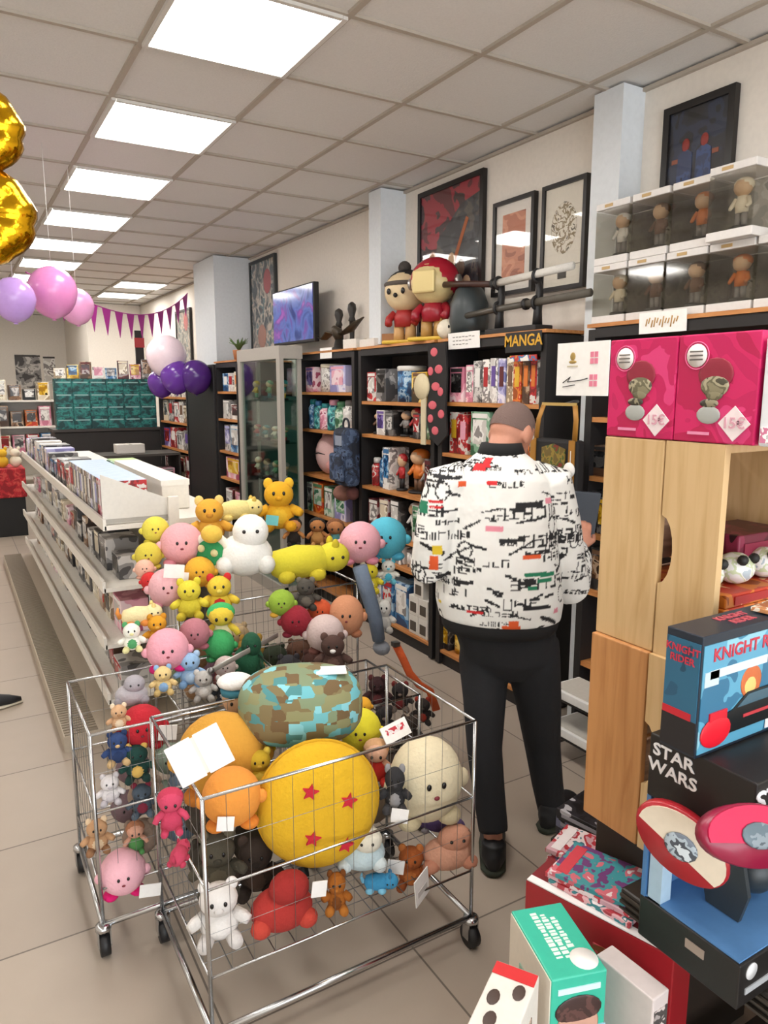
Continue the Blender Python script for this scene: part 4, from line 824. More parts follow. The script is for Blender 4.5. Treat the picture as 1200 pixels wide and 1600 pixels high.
# ------------------------------------------------------------------ soft toys
TAGM = mat('#f1efec', .6)
def plush(label, u, v, Y, rp, kind, c1, c2=None, c3=None, sc=(1, 1, 1), spin=0.0, roll=0.0, hang=None, grp=None, name=None, face=True, tagc=None):
    p = aty(u, v, Y); R_ = rp/F_PX*depth(p); m1 = plushm(c1); m2 = plushm(c2 or c1); m3 = plushm(c3 or c2 or c1)
    cz = R_*sc[2]
    r = thing(name or {'ball': 'ball_plush', 'bear': 'plush_toy', 'long': 'lying_plush', 'cushion': 'round_cushion', 'doll': 'plush_doll', 'lump': 'plush_toy', 'shell': 'turtle_plush'}[kind], label, 'cushion' if kind == 'cushion' else 'soft toy', (p.x, p.y, p.z-cz*.98), yaw_to_cam(p)+spin, grp)
    if roll: r.rotation_euler = (0, roll, yaw_to_cam(p)+spin)
    def T(q, nm, **k): return q.build(nm, r)
    o3 = (0, 0, cz); sx, sy, sz = R_*sc[0], R_*sc[1], R_*sc[2]
    if kind == 'ball':
        T(MB().sph(o3, (sx, sy*.95, sz), m1, 22), 'body')
        for s in (-1, 1):
            T(MB().sph((s*sx*.55, -sy*.3, cz-sz*.82), (sx*.34, sy*.42, sz*.2), m2, 12), 'foot'); T(MB().sph((s*sx*.98, -sy*.1, cz-sz*.05), (sx*.22, sy*.2, sz*.24), m1, 10), 'arm')
        if face:
            eye2(r, R_, .2*sc[0], sc[2]*1.2, -.93*sc[1]); T(MB().sph((0, -sy*.97, cz-sz*.06), (sx*.08, sy*.04, sz*.05), mat('#7c2a34', .6), 8), 'mouth')
    elif kind == 'bear':
        T(MB().sph((0, 0, cz-sz*.42), (sx*.62, sy*.55, sz*.58), m1, 18), 'body'); T(MB().sph((0, -sy*.08, cz+sz*.45), (sx*.6, sy*.54, sz*.55), m1, 18), 'head')
        T(MB().sph((0, -sy*.3, cz-sz*.42), (sx*.4, sy*.3, sz*.4), m2, 12), 'belly')
        for s in (-1, 1):
            T(MB().sph((s*sx*.42, 0, cz+sz*.9), (sx*.2, sy*.12, sz*.24), m2, 10), 'ear'); T(MB().tube([(s*sx*.45, -sy*.05, cz-sz*.12), (s*sx*.75, -sy*.2, cz-sz*.25), (s*sx*.9, -sy*.35, cz-sz*.3)], [R_*.2, R_*.2, R_*.15], m1, 10), 'arm')
            T(MB().tube([(s*sx*.3, -sy*.1, cz-sz*.75), (s*sx*.45, -sy*.5, cz-sz*.82), (s*sx*.5, -sy*.75, cz-sz*.76)], [R_*.22, R_*.24, R_*.2], m3, 10), 'leg')
        if face:
            eye2(r, R_, .2*sc[0], 1.55*sc[2], -.57*sc[1]); T(MB().sph((0, -sy*.6, cz+sz*.35), (sx*.15, sy*.1, sz*.11), m3, 10), 'muzzle')
    elif kind == 'long':
        T(MB().tube([(-sx, 0, cz), (-sx*.8, 0, cz), (-sx*.2, 0, cz+sz*.05), (sx*.4, 0, cz), (sx*.62, 0, cz)], [R_*.05, sz*.75, sz*.95, sz*.85, sz*.3], m1, 16), 'body'); T(MB().sph((sx*.72, -sy*.05, cz+sz*.15), (sz*.95, sz*.85, sz*.85), m1, 16), 'head')
        for a, s in ((-.6, -1), (-.6, 1), (.2, -1), (.2, 1)): T(MB().sph((sx*a, s*sz*.75, cz-sz*.6), (sz*.5, sz*.4, sz*.36), m2, 10), 'leg')
        for s in (-1, 1): T(MB().sph((sx*.72, s*sz*.5, cz+sz*.9), (sz*.22, sz*.16, sz*.36), m3, 8), 'ear')
        for s in (-1, 1): T(MB().sph((sx*.72+s*sz*.3, -sz*.86, cz+sz*.25), sz*.1, EYE, 8), 'eye')
        T(MB().tube([(-sx, 0, cz), (-sx*1.15, 0, cz+sz*.6), (-sx*1.1, 0, cz+sz*1.1)], [sz*.25, sz*.2, sz*.08], m2, 8), 'tail')
    elif kind == 'doll':
        T(MB().tube([(0, 0, cz-sz*.75), (0, 0, cz-sz*.3), (0, 0, cz+sz*.1)], [(sx*.5, sy*.4), (sx*.46, sy*.36), (sx*.28, sy*.25)], m2, 14, axes=((1, 0, 0), (0, 1, 0))), 'body'); T(MB().sph((0, -sy*.05, cz+sz*.5), (sx*.55, sy*.5, sz*.48), m1, 16), 'head')
        T(MB().sph((0, sy*.08, cz+sz*.6), (sx*.6, sy*.5, sz*.46), m3, 16), 'hair')
        for s in (-1, 1):
            T(MB().tube([(s*sx*.3, 0, cz), (s*sx*.6, -sy*.1, cz-sz*.2), (s*sx*.72, -sy*.2, cz-sz*.4)], [R_*.16, R_*.15, R_*.13], m1, 8), 'arm'); T(MB().tube([(s*sx*.25, -sy*.05, cz-sz*.7), (s*sx*.32, -sy*.4, cz-sz*.86), (s*sx*.34, -sy*.6, cz-sz*.8)], [R_*.18, R_*.17, R_*.15], m2, 8), 'leg')
        if face:
            eye2(r, R_, .2*sc[0], 1.45*sc[2], -.53*sc[1])
    elif kind == 'lump':
        T(MB().sph((0, 0, cz-sz*.3), (sx*.95, sy*.8, sz*.66), m1, 18), 'body'); T(MB().sph((sx*.2, -sy*.2, cz+sz*.42), (sx*.62, sy*.56, sz*.54), m2, 16), 'head')
        for s in (-1, 1): T(MB().sph((s*sx*.7, -sy*.45, cz-sz*.55), (sx*.32, sy*.36, sz*.3), m3, 10), 'leg')
        if face:
            for s in (-1, 1): T(MB().sph((sx*.2+s*sx*.22, -sy*.7, cz+sz*.5), R_*.065, EYE, 8), 'eye')
    elif kind == 'shell':
        T(MB().sph((0, sy*.2, cz), (sx*.8, sy*.5, sz*.9), m1, 18), 'shell'); T(MB().torus((0, sy*.05, cz), sx*.78, R_*.16, m2, 24, 10, None, (1, 1, 1.1)), 'shell_rim')
        for a, b_ in ((-.3, .4), (.25, .25), (-.1, -.2), (.35, -.35), (-.45, -.1)): T(MB().sph((sx*a, -sy*.26, cz+sz*b_), (sx*.16, sy*.1, sz*.15), m3, 10), 'shell_spot')
        T(MB().sph((sx*.2, -sy*.3, cz+sz*1.0), (sx*.42, sy*.4, sz*.35), plushm('#e0b94c'), 14), 'head')
    if hang:
        MB().box((hang[0]*R_, -sy*1.02, cz+hang[1]*R_), (R_*hang[2], .003, R_*hang[3]), tagc or TAGM, Matrix.Rotation(.12, 4, 'Y')).build('paper_tag', r)
    return r
G3, G2, G1, G4 = 'soft toys in the farthest cart', 'soft toys in the left cart', 'soft toys in the nearest cart', 'soft toys in the low dark cart'
# -- farthest cart, top of the pile
plush('orange yellow bear with pointed hat at the back left of farthest cart', 328, 815, 3.30, 36, 'bear', '#dfa53a', '#e8c878', '#c98a2c', grp=G3)
plush('cream yellow lying toy beside the orange yellow bear', 372, 797, 3.38, 30, 'long', '#eddb93', '#e6cf7a', '#d8b95c', (1.1, .8, .55), .3, grp=G3)
gb = plush('golden yellow bird toy with raised wings topmost at the back', 436, 790, 3.38, 38, 'bear', '#dca51f', '#e3b430', '#d79a18', (1, .9, 1), grp=G3, hang=(-.35, -.5, .5, .4), tagc=mat('#6cc0c4', .6))
plush('brown faced doll with black hair, left of the dark haired pair', 459, 832, 3.32, 22, 'doll', '#b57a45', '#2a2420', '#171412', grp=G3)
plush('brown faced doll with black hair, middle of the dark haired row', 496, 832, 3.34, 22, 'doll', '#a87040', '#bb8a50', '#171412', grp=G3)
plush('brown faced doll in teal clothes right of the black haired dolls', 524, 836, 3.36, 24, 'doll', '#b0764a', '#5f9ea0', '#7a4e2e', grp=G3)
plush('pale yellow chick toy at the left edge of the farthest cart', 243, 828, 3.22, 21, 'ball', '#ddcf50', '#c8b83a', grp=G3)
plush('mustard yellow ball toy under the pale yellow chick', 232, 868, 3.14, 21, 'ball', '#cdbd45', '#bba83a', grp=G3)
plush('large pale pink ball toy left of the green turtle', 284, 850, 3.12, 33, 'ball', '#e3a6ab', '#d98b98', grp=G3)
plush('green turtle toy with white shell rim and pale spots', 331, 872, 3.02, 40, 'shell', '#2f8f55', '#ece6d6', '#d9cf9a', (1, 1, 1), -.5, grp=G3)
plush('tall white ghost shaped toy in the middle of the farthest cart', 383, 852, 2.98, 47, 'lump', '#f0eee8', '#f3f1ec', '#e2e0da', (.95, .9, 1.1), 0, grp=G3)
plush('long lemon yellow lying toy in front of the farthest cart', 478, 878, 2.96, 56, 'long', '#d8cc38', '#d0bf30', '#c9b52c', (1.1, .7, .5), .3, grp=G3)
plush('pink ball toy with small feet right of the lemon yellow toy', 563, 848, 3.02, 33, 'ball', '#e6a9b4', '#d98a9c', grp=G3)
plush('sky blue ball toy beside the pink ball toy', 603, 841, 3.05, 33, 'ball', '#55b5cc', '#4aa3c0', grp=G3, face=True)
plush('small yellow toy hanging at the right edge of farthest cart', 577, 903, 2.96, 23, 'bear', '#d6c52e', '#e4dfc8', '#c9b52c', grp=G3)
plush('small white and turquoise toy below the sky blue ball', 607, 893, 3.0, 18, 'bear', '#e4e2d8', '#4fb4cc', '#6cc0d4', grp=G3)
plush('orange yellow ball toy under the green turtle', 312, 894, 2.98, 24, 'ball', '#dfa832', '#d0952a', grp=G3, hang=(-1.2, -.2, .8, .7))
plush('pale pink round toy left of the two yellow headed dolls', 262, 918, 2.98, 30, 'ball', '#e5b0b5', '#d6929e', grp=G3, hang=(.1, 1.1, 1.0, .7))
plush('small red toy beside the pale pink round toy', 234, 908, 3.02, 14, 'ball', '#c42a2a', '#a82222', grp=G3)
plush('small peach toy above the small red toy', 226, 889, 3.08, 15, 'ball', '#dcae98', '#cf9a86', grp=G3)
plush('lemon yellow headed doll, left of the yellow headed pair', 296, 936, 2.86, 30, 'bear', '#ddcd3e', '#d8c83a', '#cbb733', grp=G3)
plush('golden yellow headed doll, right of the yellow headed pair', 343, 930, 2.84, 31, 'bear', '#dfc03c', '#c92a2c', '#e3ca58', grp=G3)
# -- left cart
plush('striped cream doll with yellow arms and green trousers', 346, 978, 2.66, 36, 'doll', '#dcc03e', '#e0d8ae', '#3fae62', (1, 1, .95), grp=G2)
plush('pale green base toy under the striped cream doll', 343, 1008, 2.62, 24, 'ball', '#3ea35f', '#379056', grp=G2, face=False)
plush('dark green turtle toy right of the striped doll', 388, 1022, 2.55, 36, 'lump', '#1f5a3e', '#1c5138', '#17452f', (.7, .8, 1.05), grp=G2)
plush('pink mouse toy lying by the dark green turtle toy', 352, 1042, 2.50, 17, 'ball', '#c9b9b4', '#b8565e', grp=G2)
plush('cream and orange bird toy at the top left of the left cart', 218, 962, 2.66, 26, 'long', '#e6d7a4', '#d98a40', '#e0c880', (1.1, .8, .6), .2, grp=G2)
plush('amber toy under the cream and orange bird', 246, 985, 2.62, 24, 'bear', '#d89a26', '#c98a20', '#e0ae48', grp=G2)
plush('mauve toy between the amber toy and striped doll', 304, 990, 2.62, 24, 'ball', '#b5757e', '#a5606c', grp=G2)
plush('white and green turtle toy at the left cart edge', 206, 995, 2.52, 22, 'bear', '#e8e6da', '#4f9a62', '#dcd69c', grp=G2)
plush('pink ball toy with bright magenta feet in the left cart', 262, 1015, 2.48, 33, 'ball', '#e5a0ae', '#cf1f76', grp=G2)
plush('light blue toy below the pink ball toy', 297, 1045, 2.44, 26, 'bear', '#92b5d8', '#a9c4de', '#7aa0c8', grp=G2)
plush('cream dog toy under the magenta feet', 255, 1062, 2.40, 22, 'bear', '#e2c88c', '#8ab0d8', '#d4b878', grp=G2)
plush('grey elephant toy at the left edge of the left cart', 205, 1078, 2.36, 26, 'lump', '#b0abb0', '#a39ea4', '#918c92', grp=G2)
plush('pale grey rabbit toy in the middle of the left cart', 318, 1070, 2.40, 23, 'bear', '#bab7b2', '#d4d1cc', '#a8a5a0', grp=G2)
plush('black penguin toy beside the pale grey rabbit', 350, 1076, 2.38, 20, 'bear', '#22252c', '#c9c9c6', '#1b1d22', grp=G2)
plush('tan fox toy near the left rim of the left cart', 186, 1120, 2.24, 20, 'bear', '#c9a07a', '#e2cdb0', '#a67a52', grp=G2)
plush('bright red round toy in front of the left cart', 222, 1135, 2.25, 34, 'ball', '#b8202e', '#9c1a26', grp=G2, hang=(.95, .1, .8, .7))
plush('navy blue toy in the left cart under the tan fox', 184, 1168, 2.21, 25, 'bear', '#2c4270', '#22355c', '#c8a878', grp=G2)
plush('bottle green toy with yellow hat under the bright red toy', 214, 1190, 2.20, 28, 'bear', '#173f38', '#d8b05c', '#12332d', grp=G2)
plush('white lamb toy low at the left of the left cart', 172, 1232, 2.20, 23, 'bear', '#d8d3d3', '#c8c2c4', '#b8b2b6', grp=G2)
plush('slate blue toy with wine red ribbon low in the left cart', 222, 1248, 2.19, 25, 'bear', '#46525e', '#7a2436', '#525e6a', grp=G2)
plush('tan puppy toy on the left cart floor corner', 152, 1304, 2.19, 26, 'bear', '#b98f68', '#d8bd9a', '#8d6545', grp=G2)
plush('peach and green doll on the left cart floor', 212, 1308, 2.20, 24, 'doll', '#cf9a80', '#4f8a4a', '#a9704f', grp=G2)
plush('pale pink round toy with magenta foot lowest in left cart', 192, 1362, 2.18, 35, 'ball', '#eab2bd', '#cf1268', grp=G2, hang=(1.0, -.4, .9, .6))
# -- low dark cart between
plush('green and yellow bird toy above the dark cart', 440, 942, 2.70, 21, 'ball', '#8fae3a', '#d8a53a', grp=G4)
plush('dark red ball toy left of the striped cap toy', 462, 970, 2.66, 24, 'ball', '#8f1f2e', '#74182a', grp=G4)
plush('orange red round toy behind the dark red ball', 500, 955, 2.72, 19, 'ball', '#c2502a', '#a8441f', grp=G4)
plush('large peach headed doll right of the dark red ball', 541, 962, 2.66, 31, 'ball', '#c78a66', '#a86c4c', grp=G4, sc=(.9, .9, 1.05))
plush('dark grey dog toy at the rear of the dark cart', 478, 928, 2.74, 24, 'bear', '#4c4740', '#6b6459', '#3a3630', grp=G4)
usc = plush('toy with red and white striped blue cap in the dark cart', 508, 990, 2.58, 30, 'ball', '#c9b4b0', '#6b4038', grp=G4, face=False)
q = MB(); rr = usc.children[0].dimensions.x/2; CW = [plushm('#b8343e'), plushm('#e2d6d2')]
for k in range(7):
    a0 = -1.1+k*.28; q.torus((0, 0, 0), rr*1.0*math.cos(a0*.8), rr*.11, CW[k % 2], 20, 8, Matrix.Translation((-rr*.1, -.002, rr+rr*.92*math.sin(a0*.8))) @ Matrix.Rotation(PI/2, 4, 'X'), (1, 1, .95))
q.build('striped_cap', usc); MB().sph((rr*.62, -rr*.35, rr*1.35), (rr*.5, rr*.5, rr*.48), plushm('#33406e'), 14).build('blue_field', usc)
plush('dark brown bear with white paws low behind the nearest cart', 520, 1022, 2.46, 31, 'bear', '#4a332c', '#5c423a', '#e9e5df', grp=G4)
wbt = thing('dangling_plush', 'long grey blue toy leg hanging over the cart corner', 'soft toy', aty(590, 1000, 2.86)); p0 = Vector(wbt.location)
MB().tube([aty(562, 885, 2.90)-p0, aty(574, 925, 2.88)-p0, aty(586, 965, 2.87)-p0, aty(592, 1000, 2.86)-p0], [.035, .036, .034, .03], plushm('#6f7d90'), 12).build('leg', wbt); MB().sph(aty(596, 1012, 2.86)-p0, (.04, .05, .035), plushm('#8a8f98'), 12).build('paw', wbt)
wt = plush('white long eared toy beside the hanging grey blue leg', 600, 962, 2.90, 24, 'bear', '#d6d3cc', '#c4c0ba', '#b8b4ae', (.8, .8, 1.1), grp=G4)
for k, (u, v, Y, rp, c1, c2, lab) in enumerate([(590, 1080, 2.52, 24, '#3a2022', '#5c2a2c', 'dark maroon toy high in the low dark cart'), (625, 1088, 2.50, 22, '#2b2526', '#7a2a2a', 'black toy with red belly high in the low dark cart'), (660, 1110, 2.44, 20, '#332c2a', '#a83a2a', 'dark toy with orange belly at the right of the low cart'), (600, 1125, 2.40, 22, '#241f20', '#3a3232', 'charcoal toy in the middle of the low dark cart'), (640, 1140, 2.36, 22, '#3b3029', '#5a4a3e', 'umber brown toy low at the right of the dark cart'), (612, 1172, 2.34, 24, '#2e2824', '#4a3c36', 'dark brown toy lowest in the low cart')]):
    plush(lab, u, v, Y, rp, 'bear', c1, c2, '#7a6a60' if k % 2 else c1, grp=G4)
rb = thing('orange_ribbon', 'orange fabric strap drooping from the low dark cart', 'strap', aty(650, 1045, 2.55)); p0 = Vector(rb.location); cu_ = [aty(618, 1006, 2.62)-p0, aty(630, 1030, 2.6)-p0, aty(640, 1052, 2.57)-p0, aty(655, 1070, 2.54)-p0, aty(672, 1080, 2.52)-p0, aty(682, 1110, 2.5)-p0]
q = MB(); q.tube(cu_, [(.004, .018)]*6, plushm('#cf5a2c'), 8); q.build('strap_band', rb); MB().box(cu_[0], (.03, .03, .02), STEEL).build('buckle', rb)
# -- nearest cart
plush('big caramel orange ball toy at the back left of nearest cart', 346, 1180, 1.96, 68, 'ball', '#d09838', '#b06a22', '#9a5a1c', (1, .8, 1), grp=G1, face=False)
plush('smooth orange ball toy under the white price boards', 362, 1245, 1.76, 46, 'ball', '#e0923c', '#cf7a28', grp=G1, sc=(1, .9, 1.02), hang=(-.3, -.45, .55, .5), face=False)
plush('yellow toy with green collar between caramel ball and block cushion', 398, 1160, 1.96, 32, 'bear', '#d6bd28', '#4fae4a', '#cfae22', grp=G1, hang=(-.3, .3, .7, .5))
plush('yellow bear toy peeking between star cushion and caramel ball', 405, 1200, 1.88, 30, 'bear', '#c9a92c', '#d8c04a', '#b9962a', grp=G1)
# block pattern cushion
def blockm():
    m, nt, b_ = newmat('block_pattern'); tc = nt.nodes.new('ShaderNodeTexCoord'); mp = nt.nodes.new('ShaderNodeMapping'); mp.inputs['Scale'].default_value = (1, 1, 1.35)
    v = nt.nodes.new('ShaderNodeTexVoronoi'); v.distance = 'CHEBYCHEV'; v.inputs['Scale'].default_value = 27; v.inputs['Randomness'].default_value = .75
    sp = nt.nodes.new('ShaderNodeSeparateColor'); r = nt.nodes.new('ShaderNodeValToRGB'); r.color_ramp.interpolation = 'CONSTANT'; e = r.color_ramp.elements
    cs = [('#7d6f4c', 0), ('#8a8a62', .22), ('#6f5a3c', .42), ('#7f8f70', .56), ('#4f8a8c', .70), ('#6db4bd', .8), ('#86c8d2', .91)]
    e[0].color = lin(cs[0][0]); e[1].color = lin(cs[1][0]); e[1].position = cs[1][1]
    for c, p in cs[2:]: q = e.new(p); q.color = lin(c)
    nt.links.new(tc.outputs['Object'], mp.inputs['Vector']); nt.links.new(mp.outputs['Vector'], v.inputs['Vector']); nt.links.new(v.outputs['Color'], sp.inputs['Color']); nt.links.new(sp.outputs['Red'], r.inputs['Fac']); nt.links.new(r.outputs['Color'], b_.inputs['Base Color']); b_.inputs['Roughness'].default_value = .9; return m
p = aty(470, 1098, 1.92); R_ = 95/F_PX*depth(p); bc = thing('block_cushion', 'plump oblong cushion with turquoise and olive block pattern', 'cushion', (p.x, p.y, p.z-R_*.66), yaw_to_cam(p), G1)
q = MB(); BMT = blockm(); n_ = 28; vs = []; fs = []
def se(a, e): c = math.cos(a); return math.copysign(abs(c)**e, c)
L1, L2 = 18, 28
for i in range(L1+1):
    ph = -PI/2+PI*i/L1
    for j in range(L2):
        th = 2*PI*j/L2; e1, e2 = .72, .8
        vs.append((R_*1.02*se(ph, e1)*se(th, e2), R_*.66*se(ph, e1)*se(th-PI/2, e2), R_*.64+R_*.62*se(ph-PI/2, e1)))
for i in range(L1):
    for j in range(L2): fs.append((i*L2+j, i*L2+(j+1) % L2, (i+1)*L2+(j+1) % L2, (i+1)*L2+j))
q.add(vs, fs, BMT, True); q.build('cushion_body', bc)
MB().box((.5*R_, -.1*R_, R_*1.24), (.09, .06, .003), TAGM, Matrix.Rotation(.0, 4, 'Y')).build('paper_tag', bc)
# yellow star cushion
p = aty(497, 1255, 1.715); R_ = 99/F_PX*depth(p); yc = thing('star_cushion', 'big round yellow cushion with four red stars', 'cushion', (p.x, p.y, p.z-R_*1.04), yaw_to_cam(p)+.12, G1)
YM = plushm('#d9ab1e'); q = MB(); L1, L2 = 20, 32; vs = []; fs = []
def cush(th, ph): # flattened disc in xz plane
    c = abs(math.cos(ph))**.6*(1 if math.cos(ph) >= 0 else -1); s_ = math.sin(ph)
    return (R_*c*math.cos(th)*.96, -R_*.42*s_, R_*1.04+R_*c*math.sin(th)*1.06)
for i in range(L1+1):
    for j in range(L2): vs.append(cush(2*PI*j/L2, -PI/2+PI*i/L1))
for i in range(L1):
    for j in range(L2): fs.append((i*L2+j, i*L2+(j+1) % L2, (i+1)*L2+(j+1) % L2, (i+1)*L2+j))
q.add(vs, fs, YM, True); q.build('cushion_body', yc)
q = MB(); q.torus((0, 0, R_*1.04), R_*.965, .005, plushm('#c79818'), 40, 6, None, (1, 1, 1.1)); q.build('piping', yc)
for (u, v) in ((481, 1211), (539, 1233), (483, 1287), (534, 1307)):
    a, b_ = (u-497)/99*R_, (1255-v)/99*R_
    d2 = min(.98, math.sqrt((a/.96)**2+(b_/1.06)**2)/R_); yy = -R_*.42*math.sqrt(max(0, 1-d2**(2/.6)))
    pts = [((.024 if k % 2 == 0 else .011)*math.sin(PI*k/5), (.024 if k % 2 == 0 else .011)*math.cos(PI*k/5)) for k in range(10)]
    o = MB().prism(pts, .008, plushm('#c22436')).build('red_star', yc, (a, yy-.001, R_*1.04+b_), (0, .25, 0))
# price boards
pb = thing('price_board', 'two white price boards joined side by side on the caramel ball', 'price board', aty(312, 1180, 1.66), .0); pb.rotation_euler = (-.25, -.42, yaw_to_cam(Vector(pb.location)))
for s in (-1, 1): MB().box((s*.037, 0, 0), (.066, .006, .105), TAGM, None, .002).build('board', pb)
MB().box((0, .002, 0), (.02, .004, .095), mat('#e6dcd2', .6)).build('joint', pb)
plush('cream round headed toy with dark eyes right of star cushion', 665, 1218, 1.72, 62, 'ball', '#dccfae', '#c9bb98', '#e6dcc0', (.95, .85, 1.1), .35, grp=G1)
bk_ = plush('black and grey striped toy between star cushion and cream toy', 617, 1232, 1.66, 33, 'bear', '#2b2a2c', '#8f8d8e', '#3b3a3c', (.8, .8, 1.1), grp=G1, hang=(.2, -.9, .8, .7))
plush('peach doll with red scarf behind the star cushion', 588, 1190, 1.86, 34, 'doll', '#d9a98c', '#c42f26', '#cfa074', grp=G1)
plush('lemon yellow ball toy behind the star cushion right side', 563, 1140, 1.98, 33, 'ball', '#d8cc2e', '#c9bb28', grp=G1)
plush('small amber chick toy above the lemon yellow ball', 567, 1103, 2.06, 14, 'ball', '#dba02c', '#cf9020', grp=G1)
nb = MB().box((0, 0, 0), (.10, .004, .055), TAGM).build('price_ticket', None, aty(618, 1142, 1.84), (-.6, -.15, .1)); MB().box((0, -.003, .005), (.07, .001, .02), printm(['#c23a44', '#eae2e2', '#d8d0d0'], 60)).build('red_print', nb); tag(nb, 'white ticket with red print above the peach doll', 'price ticket')
plush('peach pink limbed toy low at the right of nearest cart', 700, 1322, 1.66, 44, 'lump', '#d6a086', '#cf967c', '#c98a70', (1, .7, .9), .3, grp=G1)
plush('purple and grey toy above the peach pink limbed toy', 688, 1288, 1.76, 28, 'long', '#55426e', '#8f8a90', '#6b5a84', (1.3, .7, .5), -.2, grp=G1)
plush('pale blue and cream toy under the star cushion right side', 566, 1322, 1.68, 38, 'lump', '#bcd0d6', '#e2ddcc', '#c9d4d6', grp=G1)
plush('rust orange fox toy low in the nearest cart', 642, 1352, 1.70, 32, 'bear', '#a85a28', '#bf7238', '#8f4a20', grp=G1, hang=(-.9, .5, .8, .7))
plush('bright blue small toy beside the rust orange fox', 592, 1378, 1.65, 20, 'long', '#3f95c4', '#7fc0dc', '#2f7fae', (1.2, .8, .7), grp=G1)
plush('large red lumpy toy under the star cushion', 440, 1405, 1.66, 52, 'lump', '#a8302a', '#9a2824', '#bb4032', (1, .8, 1), .2, grp=G1, hang=(.75, .75, .45, .5), face=False)
plush('fluffy white dog toy at the bottom left of nearest cart', 342, 1422, 1.70, 50, 'bear', '#d9d5d1', '#e3dfdb', '#cfcac6', (1, .9, .95), grp=G1)
plush('brown orange striped toy right of the red lumpy toy', 526, 1392, 1.66, 32, 'bear', '#a8621c', '#7a4414', '#b87228', (.75, .8, 1), grp=G1)
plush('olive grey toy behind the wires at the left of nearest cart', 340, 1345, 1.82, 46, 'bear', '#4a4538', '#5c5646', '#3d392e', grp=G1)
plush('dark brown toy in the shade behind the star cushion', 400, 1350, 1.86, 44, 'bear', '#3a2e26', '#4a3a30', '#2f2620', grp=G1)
pr_ = plush('raspberry pink long armed toy hanging outside the nearest cart', 267, 1268, 1.66, 36, 'doll', '#c2405e', '#bb3a58', '#b5344f', (.95, .8, 1.0), grp=G1)
plush('crimson toy tail part hanging under the raspberry pink toy', 280, 1335, 1.67, 22, 'long', '#bb3d58', '#b0344f', '#a82e48', (1.0, .7, .6), 1.2, grp=G1)
cp = thing('white_cap_plush', 'white capped sailor toy between the left cart and block cushion', 'soft toy', aty(368, 1092, 2.14)-Vector((0, 0, .05)), yaw_to_cam(aty(368, 1092, 2.14)), G1)
MB().sph((0, 0, .05), (.042, .04, .05), plushm('#d8b08c'), 14).build('head', cp); MB().lathe([(.045, .07), (.047, .085), (.043, .09)], plushm('#3f7f92'), 16).build('cap_band', cp); MB().sph((0, 0, .11), (.058, .05, .025), plushm('#eceae6'), 14).build('cap', cp)
eye2(cp, .05, .25, 1.0, -.8, .1)
ptk = MB().box((0, 0, 0), (.075, .003, .09), TAGM).build('price_ticket', None, aty(659, 1386, 1.592), (0, -.15, .45)); MB().box((0, -.002, -.01), (.05, .001, .02), mat('#cfcbc8', .6)).build('print', ptk); tag(ptk, 'blank white ticket hanging on the front wires of the nearest cart', 'price ticket')
br_ = thing('divider_bar', 'pale flat bar leaning across the left cart', 'bar', aty(372, 1025, 2.47)); p0 = Vector(br_.location); MB().tube([aty(434, 992, 2.6)-p0, aty(330, 1048, 2.38)-p0], [(.003, .011)]*2, mat('#b9b6b0', .35, .5), 8).build('bar_strip', br_); MB().sph(aty(330, 1048, 2.38)-p0, .012, STEEL, 8).build('end_clip', br_)

def deep(c, cn, x, y, z, R_, where, grp):
    r = thing('ball_plush', f'{cn} round toy deep in the {where}', 'soft toy', (x, y, z), yaw_to_cam(Vector((x, y, 0))), grp); m1 = plushm(c)
    MB().sph((0, 0, R_*.9), (R_, R_, R_*.9), m1, 16).build('body', r)
    for s in (-1, 1): MB().sph((s*R_*.6, 0, R_*1.65), (R_*.25, R_*.2, R_*.3), m1, 8).build('ear', r)
    eye2(r, R_, .25, 1.1, -.93, .07)
for k, (c, cn) in enumerate([('#8a6a4a', 'hazel brown'), ('#a5605a', 'dusty rose'), ('#c9a24a', 'ochre'), ('#6b7a5a', 'sage green'), ('#7a5a6a', 'plum'), ('#d0b890', 'sand')]): deep(c, cn, .84+.13*(k % 3), 3.03+.2*(k//3), .363, .062, 'farthest cart', G3); deep(c, 'pale '+cn, .84+.13*(k % 3), 3.06+.2*(k//3), .49, .062, 'farthest cart', G3)
for k, (c, cn) in enumerate([('#4a4a52', 'charcoal grey'), ('#5a3a34', 'chestnut'), ('#3f4a3a', 'moss green'), ('#6a4a3a', 'cocoa brown')]): deep(c, cn, 1.28+.13*(k % 2), 3.05+.18*(k//2), .363, .062, 'farthest cart', G3)
for k, (c, cn) in enumerate([('#8f7a6a', 'taupe'), ('#5a6a7a', 'steel blue'), ('#a58a6a', 'camel'), ('#6f5a5f', 'mauve brown'), ('#7a8a7a', 'grey green'), ('#9a6a5a', 'terracotta')]): deep(c, cn, .42+.13*(k % 3), 2.27+.2*(k//3), .223, .06, 'left cart', G2); deep(c, 'dim '+cn, .45+.13*(k % 3), 2.30+.2*(k//3), .345, .06, 'left cart', G2)
for k, (c, cn) in enumerate([('#3a342c', 'espresso brown'), ('#4a4236', 'dark khaki'), ('#5a3a2a', 'mahogany'), ('#3f3a36', 'graphite'), ('#6a5a48', 'walnut')]): deep(c, cn, .56+.14*k, 1.98, .263, .066, 'nearest cart', G1); deep(c, 'deep '+cn, .56+.14*k, 2.0, .395, .066, 'nearest cart', G1)

